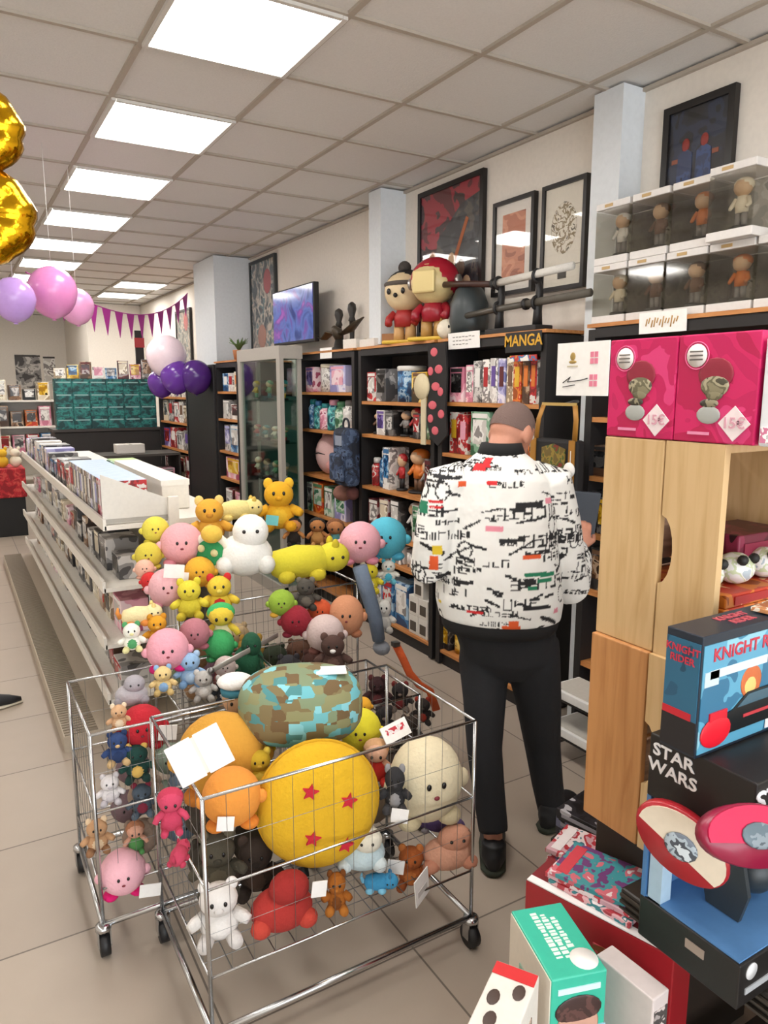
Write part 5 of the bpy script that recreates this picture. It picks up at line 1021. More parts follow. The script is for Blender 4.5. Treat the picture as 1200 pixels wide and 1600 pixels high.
# ------------------------------------------------------------------ white gondola rack
GY0, GY1 = 3.56, 8.0
gd = thing('gondola_rack', 'long white metal shelf rack left of the wire carts', 'shelf rack', (.9, (GY0+GY1)/2, 0)); gl = GY1-GY0
GW = mat('#e9e4da', .45)
MB().box((.0, 0, .60), (.03, gl, 1.1), GW).build('back_panel', gd)
for sy in (-1, 1): MB().box((0, sy*(gl/2+.012), .60), (.05, .024, 1.2), GW).build('upright', gd)
for z, xf in ((1.08, .58), (.78, .56), (.50, .55), (.22, .55)):
    d = .88-xf; q = MB(); q.box((xf+d/2-.9, 0, z-.012), (d, gl, .02), GW); q.box((xf-.9, 0, z+.004), (.014, gl, .055), GW); q.build('shelf', gd)
q = MB(); q.box((-.29, 0, .04), (.55, gl, .08), mat('#b7aa98', .5)); q.build('base_deck', gd)
q = MB()
for k in range(int(gl/.03)): q.box((-.485, -gl/2+.015+.03*k, .083), (.15, .012, .006), mat('#8f8474', .5))
q.build('deck_ribs', gd)
q = MB(); q.box((.16, 0, 1.07), (.28, gl, .03), GW); q.box((.29, 0, .54), (.02, gl, 1.06), GW); q.build('rear_shelf', gd)
def gitem(t, c, c2, y, w_, d, h, x, z, lab, grp, cat):
    o = GOODS[t][0](c, w_, d, h, c2); o.location = (x, y, z+.0005); tag(o, lab, cat, grp); return o
BLT = mat('#a9c3e2', .35)
y = 3.66; k = 0; random.seed(5)
vols = ['red', 'red', 'pink', 'red', 'grey', 'white', 'grey', 'lilac', 'white', 'grey', 'brown', 'white', 'grey', 'cream', 'grey', 'white', 'lilac', 'grey', 'white', 'grey', 'cream', 'grey']
nth = ['nearest', 'second', 'third', 'fourth', 'fifth', 'sixth', 'seventh', 'eighth', 'ninth', 'tenth', 'eleventh', 'twelfth', 'thirteenth', 'fourteenth', 'fifteenth', 'sixteenth', 'seventeenth', 'eighteenth', 'nineteenth', 'twentieth', 'twenty-first', 'twenty-second', 'twenty-third', 'twenty-fourth']
for i, c in enumerate(vols):
    w_ = .052; o = MB().box((0, 0, .1), (.2, w_, .2), printm(PAL[c], 20), None, .002).build('collector_volume'); MB().box((0, 0, .2005), (.196, w_*.94, .002), BLT).build('blue_top', o); MB().box((-.101, 0, .12), (.002, w_*.6, .1), mat(BASE[vols[(i+3) % 22]], .5)).build('spine_title', o)
    o.location = (.70, y, 1.0805); y += w_+.002; n_ = nth[i]+' from the near end' if i else 'nearest'
    tag(o, f'{c} blue-topped volume, {n_} of the row on the white rack', 'book', 'blue topped volumes on the white rack')
random.seed(9); k = 0
y = 4.92
for i in range(16):
    w_ = random.uniform(.12, .2); c, c2 = random.choice(['grey', 'white', 'cream', 'pink', 'lilac', 'dark']), random.choice(['white', 'grey', 'red', 'blue'])
    gitem('box', c, c2, y+w_/2, w_*.92, .2, random.uniform(.12, .2), .71, 1.08, f'{c} box, {nth[i]} beyond the blue-topped volumes on the top rack shelf', 'boxes on the top shelf of the white rack', 'box'); y += w_+.02
    if y > 7.75: break
for z, sn in ((.78, 'second'), (.50, 'third'), (.22, 'lowest')):
    y = 3.68
    for i in range(22):
        w_ = random.uniform(.13, .24); c, c2 = random.choice(['grey', 'grey', 'white', 'cream', 'brown', 'dark', 'pink']), random.choice(['white', 'grey', 'red', 'dark', 'cream'])
        nn = f'{nth[i]} from the near end' if i else 'nearest'
        gitem('box', c, c2, y+w_/2, w_*.9, random.uniform(.13, .17), random.uniform(.1, .19), .72, z-.001, f'{c} box, {nn} on the {sn} shelf of the white rack', f'boxes on the {sn} shelf of the white rack', 'box'); y += w_+random.uniform(.01, .05)
        if y > 7.7: break
lw = MB().box((0, 0, .07), (.145, 1.25, .14), mat('#efebe0', .5), None, .006).build('long_white_box', None, (.995, 4.48, 1.0855)); MB().box((0, 0, .142), (.15, 1.256, .03), mat('#f3f0e6', .5)).build('lid', lw); tag(lw, 'long cream white lidded box along the rear of the white rack', 'box')
gp = MB().box((0, 0, .06), (.2, .3, .12), printm(PAL['green'], 8), None, .01).build('green_box', None, (1.06, 5.5, 1.0855)); MB().box((0, 0, .121), (.18, .28, .004), mat('#b5d08a', .6)).build('lid', gp); tag(gp, 'pale green box behind the long white lidded box', 'box')
ep = MB(); ep.prism([(-.16, 0), (.16, 0), (.16, .1), (-.16, .24)], .008, mat('#dcd8d0', .45)); ep = ep.build('end_divider', None, (.74, 3.60, 1.0805)); MB().box((0, -.006, .015), (.3, .006, .02), mat('#a8a49c', .5)).build('price_rail', ep); tag(ep, 'sloping pale end divider at the near end of the white rack', 'divider')

# ------------------------------------------------------------------ far end of the shop
ct = thing('dark_counter', 'dark counter under the wall of teal boxes', 'counter', (1.66, 9.65, 0)); CM = mat('#2b2725', .6)
MB().box((0, 0, .60), (1.22, .5, 1.2), CM, None, .005).build('counter_body', ct); MB().box((0, 0, 1.22), (1.26, .54, .035), mat('#3a3532', .5), None, .004).build('counter_top', ct)
TLP = printm(['#123f40', '#1f6463', '#2b8079', '#17514f'], 12, .5, (1, 1, 1.3)); rows_ = ['lowest', 'second', 'third', 'topmost']; tproto = None
for j in range(4):
    for i in range(6):
        lab = f'teal patterned box, {ORD[i] if i < 5 else "rightmost"} in the {rows_[j]} row of the teal wall'
        if tproto is None:
            tproto = MB().box((0, 0, .074), (.192, .16, .148), TLP, None, .003).build('teal_box'); MB().box((0, -.081, .105), (.16, .002, .014), mat('#8fb5b2', .5)).build('title_strip', tproto); o = tproto
        else: o = copy_tree(tproto)
        o.location = (1.66+(-2.5+i)*.194, 9.50, 1.2385+.1485*j); tag(o, lab, 'box', 'teal boxes stacked on the dark counter')
cc_ = [('cream', 'small cream'), ('yellow', 'yellow'), ('brown', 'brown'), ('white', 'white'), ('blue', 'pale blue'), ('maroon', 'maroon'), ('pink', 'pink'), ('grey', 'grey')]
for i, (c, nm_) in enumerate(cc_):
    o = g_box(c, .13, .1, [.12, .16, .2, .14, .13, .22, .18, .24][i], cc_[(i+3) % 8][0]); o.rotation_euler = (0, 0, PI/2+.2*((i*3) % 3-1)); o.location = (1.66-.5+.144*i, 9.50, 1.8335); tag(o, f'{nm_} box lying on top of the teal box wall', 'box', 'mixed boxes on top of the teal wall')
wb_ = MB().box((0, 0, .05), (.3, .2, .1), mat('#dcd6ce', .5), None, .004).build('white_box', None, (1.70, 8.5, 1.004)); MB().box((0, 0, .101), (.03, .2, .003), mat('#b9b2a6', .5)).build('packing_tape', wb_); tag(wb_, 'white box on the low dark unit in front of the teal wall', 'box')
lu = thing('low_unit', 'low dark shelf unit with boxes in front of the teal wall', 'shelf unit', (1.655, 8.5, 0)); MB().box((0, 0, .99), (1.1, .5, .025), mat('#4a443e', .5)).build('top', lu)
for s in (-1, 1): MB().box((s*.54, 0, .49), (.02, .5, .97), CM).build('side_panel', lu)
for z in (.25, .62): MB().box((0, 0, z), (1.06, .48, .02), mat('#d8d2c6', .5)).build('shelf', lu)
for i, c in enumerate(('maroon', 'dark', 'red', 'maroon', 'grey', 'pink')):
    o = g_box(c, .15, .2, .2, ('white', 'red', 'grey')[i % 3]); o.rotation_euler = (0, 0, PI/2); o.location = (1.245+.165*i, 8.40, .6305); tag(o, f'{c} box, {ORD[i] if i < 5 else "rightmost"} on the upper shelf of the low dark unit', 'box', 'boxes on the low dark unit')
po = MB().box((0, 0, .35), (.02, .16, .7), woodm('#b57a44', '#94602f', 2), None, .003).build('wood_board', None, (2.165, 8.6, 1.013+.0)); po.location = (2.19, 8.2, 1.003); bpy.data.objects.remove(po)
# posters on far walls
for x, z, w_, h, nm_, pal in ((1.30, 2.02, .42, .6, 'grey sketch poster on the far wall, left one', 'grey'), (1.66, 2.05, .2, .5, 'narrow pale poster on the far wall beside the sketch poster', 'white')):
    o = MB().box((0, 0, 0), (w_, .01, h), printm(PAL[pal], 7, .6)).build('wall_poster', None, (x, 14.992, z)); MB().box((0, -.007, h/2-.02), (w_, .006, .03), mat('#4a4642', .6)).build('top_strip', o); tag(o, nm_, 'poster')
fr = framed('framed_poster', 'dark narrow framed poster on the right wall beyond the balloons', 9.6, 10.3, 1.98, 2.75, 2.78, FB, art_coll)
o = MB().box((0, 0, .12), (.16, .1, .24), printm(['#1a1718', '#b5383a', '#e0dcd8', '#2a2627'], 10), None, .003).build('display_box', None, (2.02, 9.48, 1.8335)); bpy.data.objects.remove(o)
vs_ = thing('vertical_sign', 'slim black and red vertical sign above the teal boxes', 'sign', (2.14, 9.72, 1.2385)); MB().box((0, 0, .6), (.1, .03, 1.2), mat('#1d1b1b', .5)).build('sign_post', vs_); MB().box((0, -.018, 1.05), (.12, .006, .12), mat('#a8343a', .5)).build('red_panel', vs_)
# red table, far left
rt_ = thing('red_table', 'far table with red patterned cloth above a black base', 'table', (.25, 9.75, 0)); MB().box((0, 0, .23), (.86, .6, .46), DARK).build('base', rt_); MB().box((0, 0, .63), (.9, .64, .34), printm(['#8f1a22', '#b5262e', '#c94a44', '#a11f28'], 14, .8), None, .01).build('red_cloth', rt_)
fl = [('pink', 'large pink'), ('orange', 'orange'), ('white', 'white'), ('yellow', 'yellow'), ('cream', 'cream')]
for i, (c, nm_) in enumerate(fl):
    p = Vector((.06+.14*i, 9.6, .8005)); r = thing('plush_toy', f'{nm_} soft toy on the far red table', 'soft toy', p, yaw_to_cam(p), 'soft toys on the far red table'); m1 = plushm(BASE[c])
    MB().sph((0, 0, .07), (.065, .06, .07), m1, 14).build('body', r); MB().sph((0, -.01, .17), (.055, .05, .05), m1, 14).build('head', r)
    for s in (-1, 1): MB().sph((s*.04, 0, .22), (.02, .015, .025), m1, 8).build('ear', r)
ws_ = thing('white_shelving', 'white stepped shelving full of boxes at the far left', 'shelf unit', (.42, 11.2, 0)); q = MB()
for s in (-1, 1): MB().box((s*.84, 0, .78), (.03, .4, 1.56), GW).build('side_panel', ws_)
for z in (.5, .85, 1.2, 1.55): MB().box((0, 0, z), (1.65, .4, .025), GW).build('shelf', ws_)
MB().box((0, .19, .78), (1.65, .02, 1.56), GW).build('back_panel', ws_)
random.seed(3)
for z, sn in ((.863, 'second'), (1.213, 'upper'), (1.563, 'top')):
    for i in range(9):
        c = random.choice(['red', 'dark', 'blue', 'pink', 'brown', 'orange', 'cream', 'white']); h = random.uniform(.14, .28); o = g_box(c, .15, .2, h, random.choice(['white', 'red', 'yellow', 'grey'])); o.rotation_euler = (0, 0, PI/2); o.location = (.42-.7+.175*i, 11.12, z); tag(o, f'{c} box, {ORD[i] if i < 8 else "rightmost"} on the {sn} shelf of the far white shelving', 'box', 'boxes on the far white shelving')
ac = thing('acrylic_case', 'clear case with red figure on a white stand at far left', 'display case', (.36, 10.6, 0)); MB().box((0, 0, .76), (.34, .3, 1.52), GW).build('stand', ac); q = MB(); am = glassm('#eef2f0', .1)
for s in (-1, 1): q.box((s*.15, 0, 1.68), (.004, .26, .3), am); q.box((0, s*.13, 1.68), (.296, .004, .3), am)
q.box((0, 0, 1.832), (.304, .264, .004), am); q.build('clear_cover', ac); o = g_fig('red', .16, .16, .26, 'blue'); o.location = (.36, 10.6, 1.521); o.rotation_euler = (0, 0, PI/2); tag(o, 'red and blue figure inside the far clear case', 'figurine')

# ------------------------------------------------------------------ balloons and bunting
gbn = thing('gold_balloon', 'gold foil number balloon at the left edge of the picture', 'balloon', (.105, 2.2, 2.03), -.1); GO = mat('#d8a41c', .16, 1.0, 'gold', 0, .35, 34)
def puff(z, R_, r_):
    q = MB(); n_, k_ = 40, 16; vs = []; fs = []
    for i in range(n_):
        a = 2*PI*i/n_; rr = r_*(1+.06*math.sin(9*a)+.03*math.sin(17*a+1))
        for j in range(k_):
            b_ = 2*PI*j/k_; w_ = R_+rr*math.cos(b_)*(1+.03*math.sin(13*a)); vs.append((w_*math.cos(a)*1.08, rr*.95*math.sin(b_), z+w_*math.sin(a)))
    for i in range(n_):
        for j in range(k_): fs.append((i*k_+j, ((i+1) % n_)*k_+j, ((i+1) % n_)*k_+(j+1) % k_, i*k_+(j+1) % k_))
    q.add(vs, fs, GO, True); return q.build('foil_loop', gbn)
puff(.33, .065, .048); puff(.125, .073, .052)
MB().tube([(0, 0, .44), (0, 0, CEIL-2.03)], .0015, mat('#d9c08a', .5), 5).build('ribbon', gbn)
def balloon(label, u, v, Y, rp, c, alpha=None, tie=None):
    p = aty(u, v, Y); R_ = rp/F_PX*depth(p); r = thing('balloon', label, 'balloon', p, 0, 'party balloons'); m_ = mat(c, .18, 0, 'latex') if alpha is None else alpha
    q = MB(); q.lathe([(.001, R_*1.02)]+[(R_*math.sin(t)*(1 if t < 1.6 else .97), R_*1.02*math.cos(t)*(1 if t < 1.6 else 1.1)) for t in [PI*i/14 for i in range(1, 14)]]+[(.012, -R_*1.14)], m_, 24); q.build('latex_skin', r); MB().lathe([(.004, -R_*1.13), (.014, -R_*1.2), (.01, -R_*1.2)], mat(c, .3), 10).build('knot', r)
    if tie is not None: MB().tube([(0, 0, R_*1.0), (0, 0, tie-p.z)], .0015, WHITE, 5).build('string', r)
    return r
balloon('bright pink balloon at the left end of the bunting', 82, 455, 4.6, 37, '#e58fc8', None, CEIL)
balloon('smaller pink balloon behind the bright pink one', 120, 478, 5.0, 26, '#e9a5d2', None, CEIL)
balloon('lilac balloon left of the pink balloons', 22, 467, 4.4, 32, '#c19be0', None, CEIL)
def pearl():
    m = glassm('#f6e4ec', .35, .15); return m
balloon('pearly white pink balloon above the purple balloons', 260, 556, 7.4, 31, '#f0dbe4')
balloon('dark purple balloon, left of the purple cluster', 252, 598, 7.5, 21, '#5f2f8e')
balloon('dark purple balloon, middle of the purple cluster', 276, 588, 7.3, 25, '#67359a')
balloon('dark purple balloon, right of the purple cluster', 306, 588, 7.2, 25, '#4e2778')
bn = thing('bunting', 'magenta pennant bunting strung from the ceiling to the far pilaster', 'bunting', aty(200, 497, 6.4)); p0 = Vector(bn.location)
A_, B_ = Vector(aty(40, 425, 5.2)), Vector(aty(293, 458, 7.43)); A_.z = min(A_.z, CEIL-.02); pts = []
for k in range(41):
    t = k/40; p = A_.lerp(B_, t); p.z -= .29*4*t*(1-t)*(.55+.45*t); pts.append(p)
MB().tube([p-p0 for p in pts], .004, mat('#a83a8c', .6), 6).build('cord', bn); random.seed(2)
PNM = mat('#b02e92', .6)
for k in range(13):
    i = 2+k*3
    if i+2 > 40: break
    a, b_ = pts[i]-p0, pts[i+2]-p0; c = (a+b_)/2+Vector((0, 0, -.2)); t_ = (b_-a).normalized(); n_ = t_.cross(Vector((0, 0, 1))).normalized()*.0015
    q = MB(); q.add([a+n_, b_+n_, c+n_, a-n_, b_-n_, c-n_], [(0, 1, 2), (5, 4, 3), (0, 3, 4, 1), (1, 4, 5, 2), (2, 5, 3, 0)], PNM); q.build('pennant', bn)

# ------------------------------------------------------------------ the person
BR_ = math.radians(41); Fv = Vector((math.sin(BR_), math.cos(BR_), 0)); Rv = Vector((math.cos(BR_), -math.sin(BR_), 0)); Zv = Vector((0, 0, 1))
def pt(u, v, Y, f=0.0, r=0.0, z=0.0): return aty(u, v, Y)+Fv*f+Rv*r+Zv*z
SKIN = mat('#c58a72', .55, 0, 'skin', 0, .05, 120); YT = 2.03
hips = pt(788, 985, YT); neck = pt(783, 712, YT); headc = pt(799, 675, YT, .03)
shL, shR = pt(697, 744, YT+.08), pt(862, 744, YT-.10)
elL = pt(672, 882, YT+.09); elR = pt(889, 915, YT-.10); wrL = elL+Fv*.23+Rv*.1+Zv*.05; wrR = elR+Fv*.20+Rv*.045+Zv*.10
hL, kL, aL = pt(757, 1012, YT+.05), pt(757, 1170, 1.98), pt(771, 1312, 1.88)
hR, kR, aR = pt(833, 1012, YT-.06), pt(848, 1168, 1.98), pt(863, 1281, 1.95)
Fh = (Fv*math.cos(.62)+Rv*math.sin(.62))*math.cos(.45)-Zv*math.sin(.45); Rh = (Rv*math.cos(.62)-Fv*math.sin(.62)); Uh = Rh.cross(Fh)
HM = Matrix((Rh.to_4d(), Fh.to_4d(), Uh.to_4d(), (0, 0, 0, 1))).transposed(); HM[0][3], HM[1][3], HM[2][3] = headc; HM[3][0] = HM[3][1] = HM[3][2] = 0; HM[3][3] = 1
for i in range(3): HM[3][i] = 0
origin = Vector(((aL.x+aR.x)/2, (aL.y+aR.y)/2, 0))
q = MB()
q.sph((0, 0, .01), (.074, .092, .098), SKIN, 24, HM); q.sph((0, .045, -.055), (.052, .05, .055), SKIN, 18, HM)
q.tube([(0, .088, .015), (0, .108, -.02), (0, .098, -.035)], [.01, .015, .012], SKIN, 8, True, HM)
for s in (-1, 1): q.sph((s*.076, -.005, -.012), (.012, .022, .034), SKIN, 12, HM)
q.tube([neck-Zv*.08, neck+Zv*.01, headc-Uh*.04-Fh*.02], [.07, .056, .056], SKIN, 14)
ax = (Rv, Fv)
q.tube([hips-Zv*.05, hips+Zv*.1, hips+Zv*.3, neck-Zv*.06], [(.14, .1), (.13, .1), (.15, .11), (.12, .08)], SKIN, 16, True, None, ax)
for s_, e_, w_ in ((shL, elL, wrL), (shR, elR, wrR)):
    q.tube([s_-Zv*.0, (s_+e_)/2, e_, (e_+w_)/2, w_], [.048, .046, .04, .036, .027], SKIN, 12)
for h_, k_, a_ in ((hL, kL, aL), (hR, kR, aR)): q.tube([h_, (h_+k_)/2, k_, (k_*2+a_)/3, a_, a_-Zv*.06], [.075, .066, .046, .045, .034, .036], SKIN, 14)
for a_, bear in ((aL, 38), (aR, 66)):
    d_ = Vector((math.sin(math.radians(bear)), math.cos(math.radians(bear)), 0)); q.tube([a_-d_*.04-Zv*.05, a_+d_*.03-Zv*.055, a_+d_*.12-Zv*.075], [.032, .036, .026], SKIN, 10)
# hands: palm, four fingers and thumb
def hand(q, w_, dirv, palmn, side):
    """dirv along fingers, palmn out of the palm, side: thumb side"""
    dv, pn = dirv.normalized(), palmn.normalized(); sv = dv.cross(pn)*side
    q.tube([w_, w_+dv*.035, w_+dv*.085], [(.028, .018), (.041, .016), (.042, .014)], SKIN, 12, True, None, (sv, pn))
    for i, (o_, L_) in enumerate(((.031, .07), (.0105, .079), (-.0105, .073), (-.031, .057))):
        b_ = w_+dv*.08+sv*o_; p1 = b_+dv*L_*.45+pn*.008; p2 = p1+dv*L_*.22+pn*L_*.3; p3 = p2-dv*L_*.02+pn*L_*.32; q.tube([b_, p1, p2, p3], [.0098, .0092, .0085, .007], SKIN, 8)
    t0 = w_+dv*.025+sv*.03; t1 = t0+dv*.03+sv*.025+pn*.01; t2 = t1+dv*.032+sv*.004+pn*.022; q.tube([t0, t1, t2], [.013, .0115, .009], SKIN, 8)
hdR = (Fv*.45+Zv*.75+Rv*.15).normalized(); pnR = (-Rv*.2+Fv*.8-Zv*.5); pnR = (pnR-hdR*pnR.dot(hdR)).normalized()
hand(q, wrR, hdR, pnR, -1); hdL = (Fv*.9+Zv*.2+Rv*.3).normalized(); pnL = (Rv*.9-Fv*.3); pnL = (pnL-hdL*pnL.dot(hdL)).normalized(); hand(q, wrL, hdL, pnL, 1)
me = remesh(q, .0055, 4); me.transform(Matrix.Translation(-origin)); person = meshobj('person', me, SKIN); person.location = origin
tag(person, 'person with cropped hair in white graffiti print jacket holding a dark box', 'person')
OI = Matrix.Translation(-origin)
def pchild(mb, name): 
    o = mb.build(name, person); o.data.transform(OI); return o
q = MB(); hm_ = mat('#75605a', .9, 0, 'hair', 0, .6, 260); vs = []; n_ = 32; L_ = 18
for i in range(L_+1):
    for j in range(n_):
        t, a = PI*i/L_, 2*PI*j/n_; vs.append((.0765*math.sin(t)*math.cos(a), .0945*math.sin(t)*math.sin(a), .01+.1005*math.cos(t)))
fs = []
for i in range(L_):
    for j in range(n_):
        f = (i*n_+j, i*n_+(j+1) % n_, (i+1)*n_+(j+1) % n_, (i+1)*n_+j); c = sum((Vector(vs[x]) for x in f), Vector())/4
        if c.z > -.012+max(0, c.y)*1.3 and not (abs(c.x) > .066 and c.z < .0 and c.y > -.03): fs.append(f)
q.add(vs, fs, hm_, True, HM); pchild(q, 'hair')
for s in (-1, 1):
    q = MB(); q.sph((s*.03, .082, .015), .012, mat('#e8e2dc', .3), 10, HM); q.sph((s*.03, .092, .015), .006, DARK, 8, HM); pchild(q, 'eye')
q = MB(); q.tube([(-.022, .09, -.065), (0, .097, -.066), (.022, .09, -.065)], [.003, .006, .003], mat('#9c5a50', .5), 8, True, HM); pchild(q, 'mouth')
# jacket: one continuous puffy shell with painted-on print
JT = [(.075, .075), (.13, .10), (.185, .135), (.205, .15), (.215, .16), (.228, .168), (.236, .17), (.225, .165)]
cs = [pt(783, 704, YT), pt(782, 722, YT), pt(780, 748, YT), pt(779, 790, YT), pt(778, 840, YT), pt(778, 890, YT), pt(779, 935, YT), pt(780, 962, YT)]
q = MB(); JM = mat('#eeeeea', .8); q.tube(cs, JT, JM, 28, True, None, ax)
for s_, e_, w_, k_ in ((shL, elL, wrL, -1), (shR, elR, wrR, 1)):
    q.tube([s_-Rv*k_*.07+Zv*.005, s_-Zv*.018, (s_*.6+e_*.4), (s_*.25+e_*.75), e_+Rv*k_*.004, (e_+w_)/2-Zv*.01, w_*.8+e_*.2, w_*.92+e_*.08], [.055, .076, .079, .076, .076, .07, .06, .045], JM, 16)
me = remesh(q, .0048, 14)
random.seed(21); RN, ZN, CELL = 460, 300, .003; ras = [[0]*ZN for _ in range(RN)]
def blk(x, z, w_, h_, c):
    for i in range(int(x/CELL), int((x+w_)/CELL)+1):
        for j in range(int(z/CELL), int((z+h_)/CELL)+1):
            if 0 <= i < RN and 0 <= j < ZN: ras[i][j] = c
def glyph(x, z, s, c=1):
    for _ in range(random.randint(2, 4)):
        if random.random() < .5: blk(x+random.choice((0, s*.35, s*.7)), z, s*.1, s*random.choice((.6, 1)), c)
        else: blk(x, z+random.choice((0, s*.45, s*.85)), s*.8, s*.09, c)
for _ in range(155):
    x, z = random.uniform(0, 1.3), random.uniform(.02, .85); s = random.choice((.013, .018, .02, .028, .04)); n = random.randint(3, 7)
    for k in range(n): glyph(x+k*s*1.15, z+.03*s*k, s)
for _ in range(95):
    x, z = random.uniform(0, 1.3), random.uniform(.02, .85); n = random.randint(4, 13); w_ = random.choice((.002, .004, .006, .011)); sl = random.uniform(-.5, .6)
    for k in range(n): blk(x+k*.007, z+k*.007*sl, .008, w_, 1)
for _ in range(16):
    x, z = random.uniform(0, 1.3), random.uniform(.05, .8)
    for k in range(20): a = 2*PI*k/20; blk(x+.025*math.cos(a), z+.03*math.sin(a), .004, .004, 1)
for _ in range(14): blk(random.uniform(0, 1.3), random.uniform(.02, .85), random.uniform(.02, .06), random.uniform(.006, .02), random.choice((2, 3, 4, 5, 6, 1)))
ux = lambda p: (p-hips).dot(Rv)+.675; zx = lambda p: (p.z-.78)
def accent(u, v, w_, h_, c):
    p = pt(u, v, YT); x, z = ux(p), zx(p); blk(x-w_/2, z-h_/2, w_, h_, c)
accent(748, 728, .05, .022, 2); accent(760, 720, .03, .03, 2); accent(835, 872, .07, .01, 3); accent(848, 880, .05, .008, 3); accent(830, 893, .03, .012, 3); accent(800, 957, .06, .025, 4); accent(803, 948, .035, .02, 4); accent(862, 768, .04, .02, 5); accent(678, 787, .05, .006, 2); accent(678, 795, .045, .006, 2); accent(830, 848, .06, .012, 4); accent(826, 775, .09, .016, 1); accent(682, 862, .03, .03, 6); accent(676, 885, .03, .05, 4); accent(655, 800, .03, .04, 3)
PALJ = [lin('#efefeb'), lin('#1d1d20'), lin('#cf2328'), lin('#1d7a58'), lin('#e05a28'), lin('#e58fa0'), lin('#e2c22e')]
ca = me.color_attributes.new('print', 'FLOAT_COLOR', 'POINT')
for i, v in enumerate(me.vertices):
    p = v.co; d_ = (p-hips); x = d_.dot(Rv)+.675; f_ = d_.dot(Fv); x += (1 if d_.dot(Rv) > 0 else -1)*max(0, f_+.12)*.9; gi, gj = int(x/CELL), int((p.z-.78)/CELL)
    c = ras[gi][gj] if 0 <= gi < RN and 0 <= gj < ZN else 0
    ca.data[i].color = PALJ[c]
me.transform(OI); jm, nt, b_ = newmat('graffiti_print'); at_ = nt.nodes.new('ShaderNodeVertexColor'); at_.layer_name = 'print'; nt.links.new(at_.outputs['Color'], b_.inputs['Base Color']); b_.inputs['Roughness'].default_value = .75
tn = nt.nodes.new('ShaderNodeTexNoise'); tn.inputs['Scale'].default_value = 9; bp_ = nt.nodes.new('ShaderNodeBump'); bp_.inputs['Strength'].default_value = .5; bp_.inputs['Distance'].default_value = .02; nt.links.new(tn.outputs['Fac'], bp_.inputs['Height']); nt.links.new(bp_.outputs['Normal'], b_.inputs['Normal'])
jk = meshobj('jacket', me, jm, person)
q = MB(); KN = mat('#141416', .85); q.tube([cs[0]-Zv*.02, cs[0]+Zv*.012, cs[0]+Zv*.028], [(.09, .085), (.078, .076), (.072, .07)], KN, 24, True, None, ax); pchild(q, 'collar')
q = MB(); q.tube([cs[7]+Zv*.02, cs[7]-Zv*.03, cs[7]-Zv*.05], [(.224, .164), (.215, .158), (.205, .15)], KN, 28, True, None, ax); pchild(q, 'hem_band')
for w_, e_ in ((wrL, elL), (wrR, elR)):
    q = MB(); d_ = (w_-e_).normalized(); q.tube([w_-d_*.03, w_+d_*.012], [.043, .036], mat('#d9dadb', .85), 14); pchild(q, 'cuff')
TR = mat('#1c1d21', .85, 0, 'denim', 0, .3, 30); q = MB()
q.tube([hips+Zv*.09, hips, (hL+hR)/2-Zv*.03, (hL+hR)/2-Zv*.1], [(.185, .14), (.19, .145), (.175, .14), (.10, .1)], TR, 24, True, None, ax)
q.tube([hL+Zv*.04, hL-Zv*.05, (hL+kL)/2, kL, (kL+aL)/2, aL+Zv*.03], [.09, .098, .082, .066, .060, .054], TR, 18); q.tube([hR+Zv*.04, hR-Zv*.05, (hR+kR)/2, kR, (kR+aR)/2, aR+Zv*.03], [.095, .104, .089, .070, .062, .056], TR, 18)
me = remesh(q, .009, 6); me.transform(OI); meshobj('trousers', me, TR, person)
SHM = mat('#15161a', .6); SOLE = mat('#2d3326', .7)
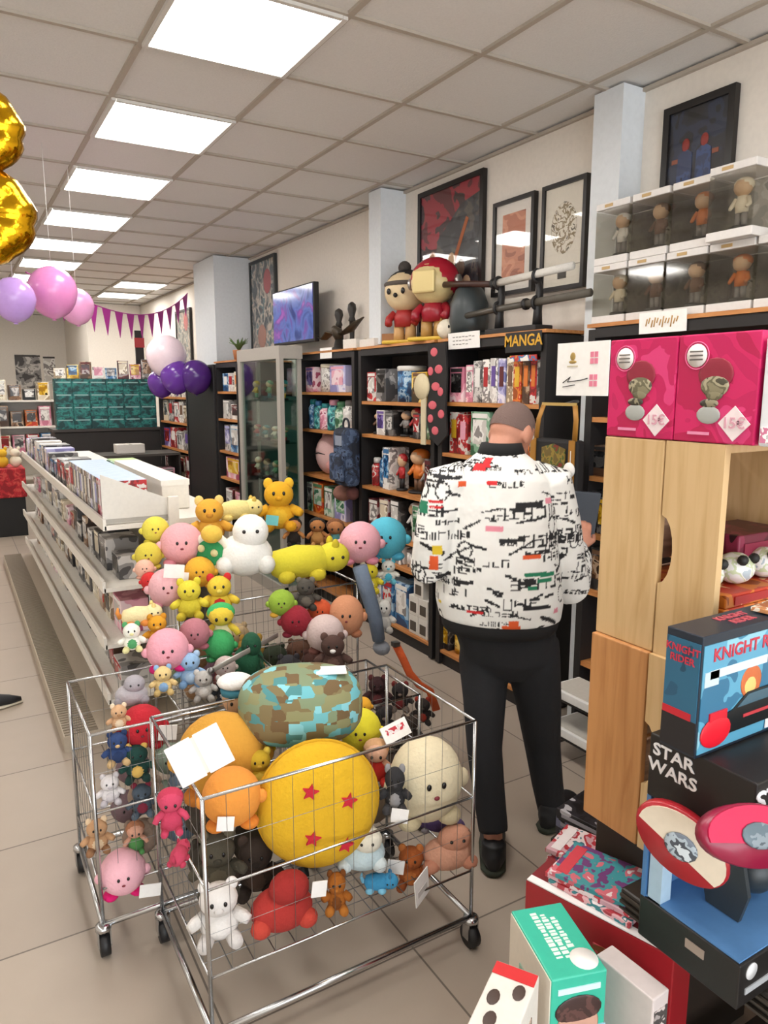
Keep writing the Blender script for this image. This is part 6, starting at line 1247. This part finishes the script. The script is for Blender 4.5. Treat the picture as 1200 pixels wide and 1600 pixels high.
for a_, bear in ((aL, 38), (aR, 66)):
    d_ = Vector((math.sin(math.radians(bear)), math.cos(math.radians(bear)), 0)); s_ = Vector((d_.y, -d_.x, 0)); g0 = Vector((a_.x, a_.y, 0)); q = MB()
    q.tube([g0-d_*.085+Zv*.045, g0-d_*.05+Zv*.06, g0+d_*.03+Zv*.058, g0+d_*.11+Zv*.045, g0+d_*.18+Zv*.035, g0+d_*.205+Zv*.03], [(.02, .03), (.042, .055), (.044, .05), (.05, .036), (.042, .026), (.015, .012)], SHM, 16, True, None, (s_, Zv)); q.tube([g0-d_*.03+Zv*.05, g0-d_*.03+Zv*.105], [.047, .043], SHM, 14)
    me = remesh(q, .007, 3); me.transform(OI); sh = meshobj('shoe', me, SHM, person)
    q = MB(); q.tube([g0-d_*.09+Zv*.012, g0-d_*.06+Zv*.012, g0+d_*.1+Zv*.012, g0+d_*.19+Zv*.012, g0+d_*.212+Zv*.012], [(.022, .011), (.045, .0115), (.052, .0115), (.042, .0115), (.016, .011)], SOLE, 16, True, None, (s_, Zv)); so = q.build('sole', sh); so.data.transform(OI)
hb_ = wrR+hdR*.13+pnR*.035
bxo = MB().box((0, 0, 0), (.105, .022, .22), mat('#3e454f', .5), None, .003).build('slate_box', None, hb_+Zv*.015+Rv*.01, (.1, .08, -BR_+.25)); MB().box((.0, -.012, -.08), (.1, .002, .03), mat('#8a8f96', .5)).build('label_strip', bxo); tag(bxo, 'flat slate grey box held in the right hand of the person', 'box')
# shoe of somebody outside the frame
sx_ = thing('shoe', 'black pointed shoe tip at the left edge of the floor', 'shoe', (.05, 4.28, 0), 0); d_ = Vector((.95, .1, 0)).normalized(); s_ = Vector((d_.y, -d_.x, 0)); q = MB()
q.tube([-d_*.14+Zv*.05, -d_*.08+Zv*.06, d_*.0+Zv*.05, d_*.1+Zv*.035, d_*.155+Zv*.025], [(.02, .03), (.038, .05), (.04, .042), (.036, .025), (.012, .012)], SHM, 16, True, None, (s_, Zv)); q.build('upper', sx_); q = MB(); q.tube([-d_*.145+Zv*.01, -d_*.1+Zv*.01, d_*.06+Zv*.01, d_*.16+Zv*.01], [(.02, .009), (.04, .01), (.043, .01), (.014, .009)], mat('#cfc6b4', .6), 16, True, None, (s_, Zv)); q.build('sole', sx_)

# ------------------------------------------------------------------ light and view
al = bpy.data.lights.new('shopfront_daylight', 'AREA'); al.shape = 'RECTANGLE'; al.size = 5.6; al.size_y = 2.6; al.energy = 120; al.color = (.86, .93, 1.0)
ao = bpy.data.objects.new('shopfront_daylight', al); COL.objects.link(ao); ao.location = (-.3, -3.95, 1.55); ao.rotation_euler = (PI/2, 0, 0)
w = bpy.data.worlds.new('world'); S.world = w; w.use_nodes = True; w.node_tree.nodes['Background'].inputs[0].default_value = (.9, .93, 1, 1); w.node_tree.nodes['Background'].inputs[1].default_value = .3
S.view_settings.view_transform = 'Standard'; S.view_settings.look = 'None'; S.view_settings.gamma = 1.0; S.view_settings.use_curve_mapping = False
S.view_settings.exposure = .92
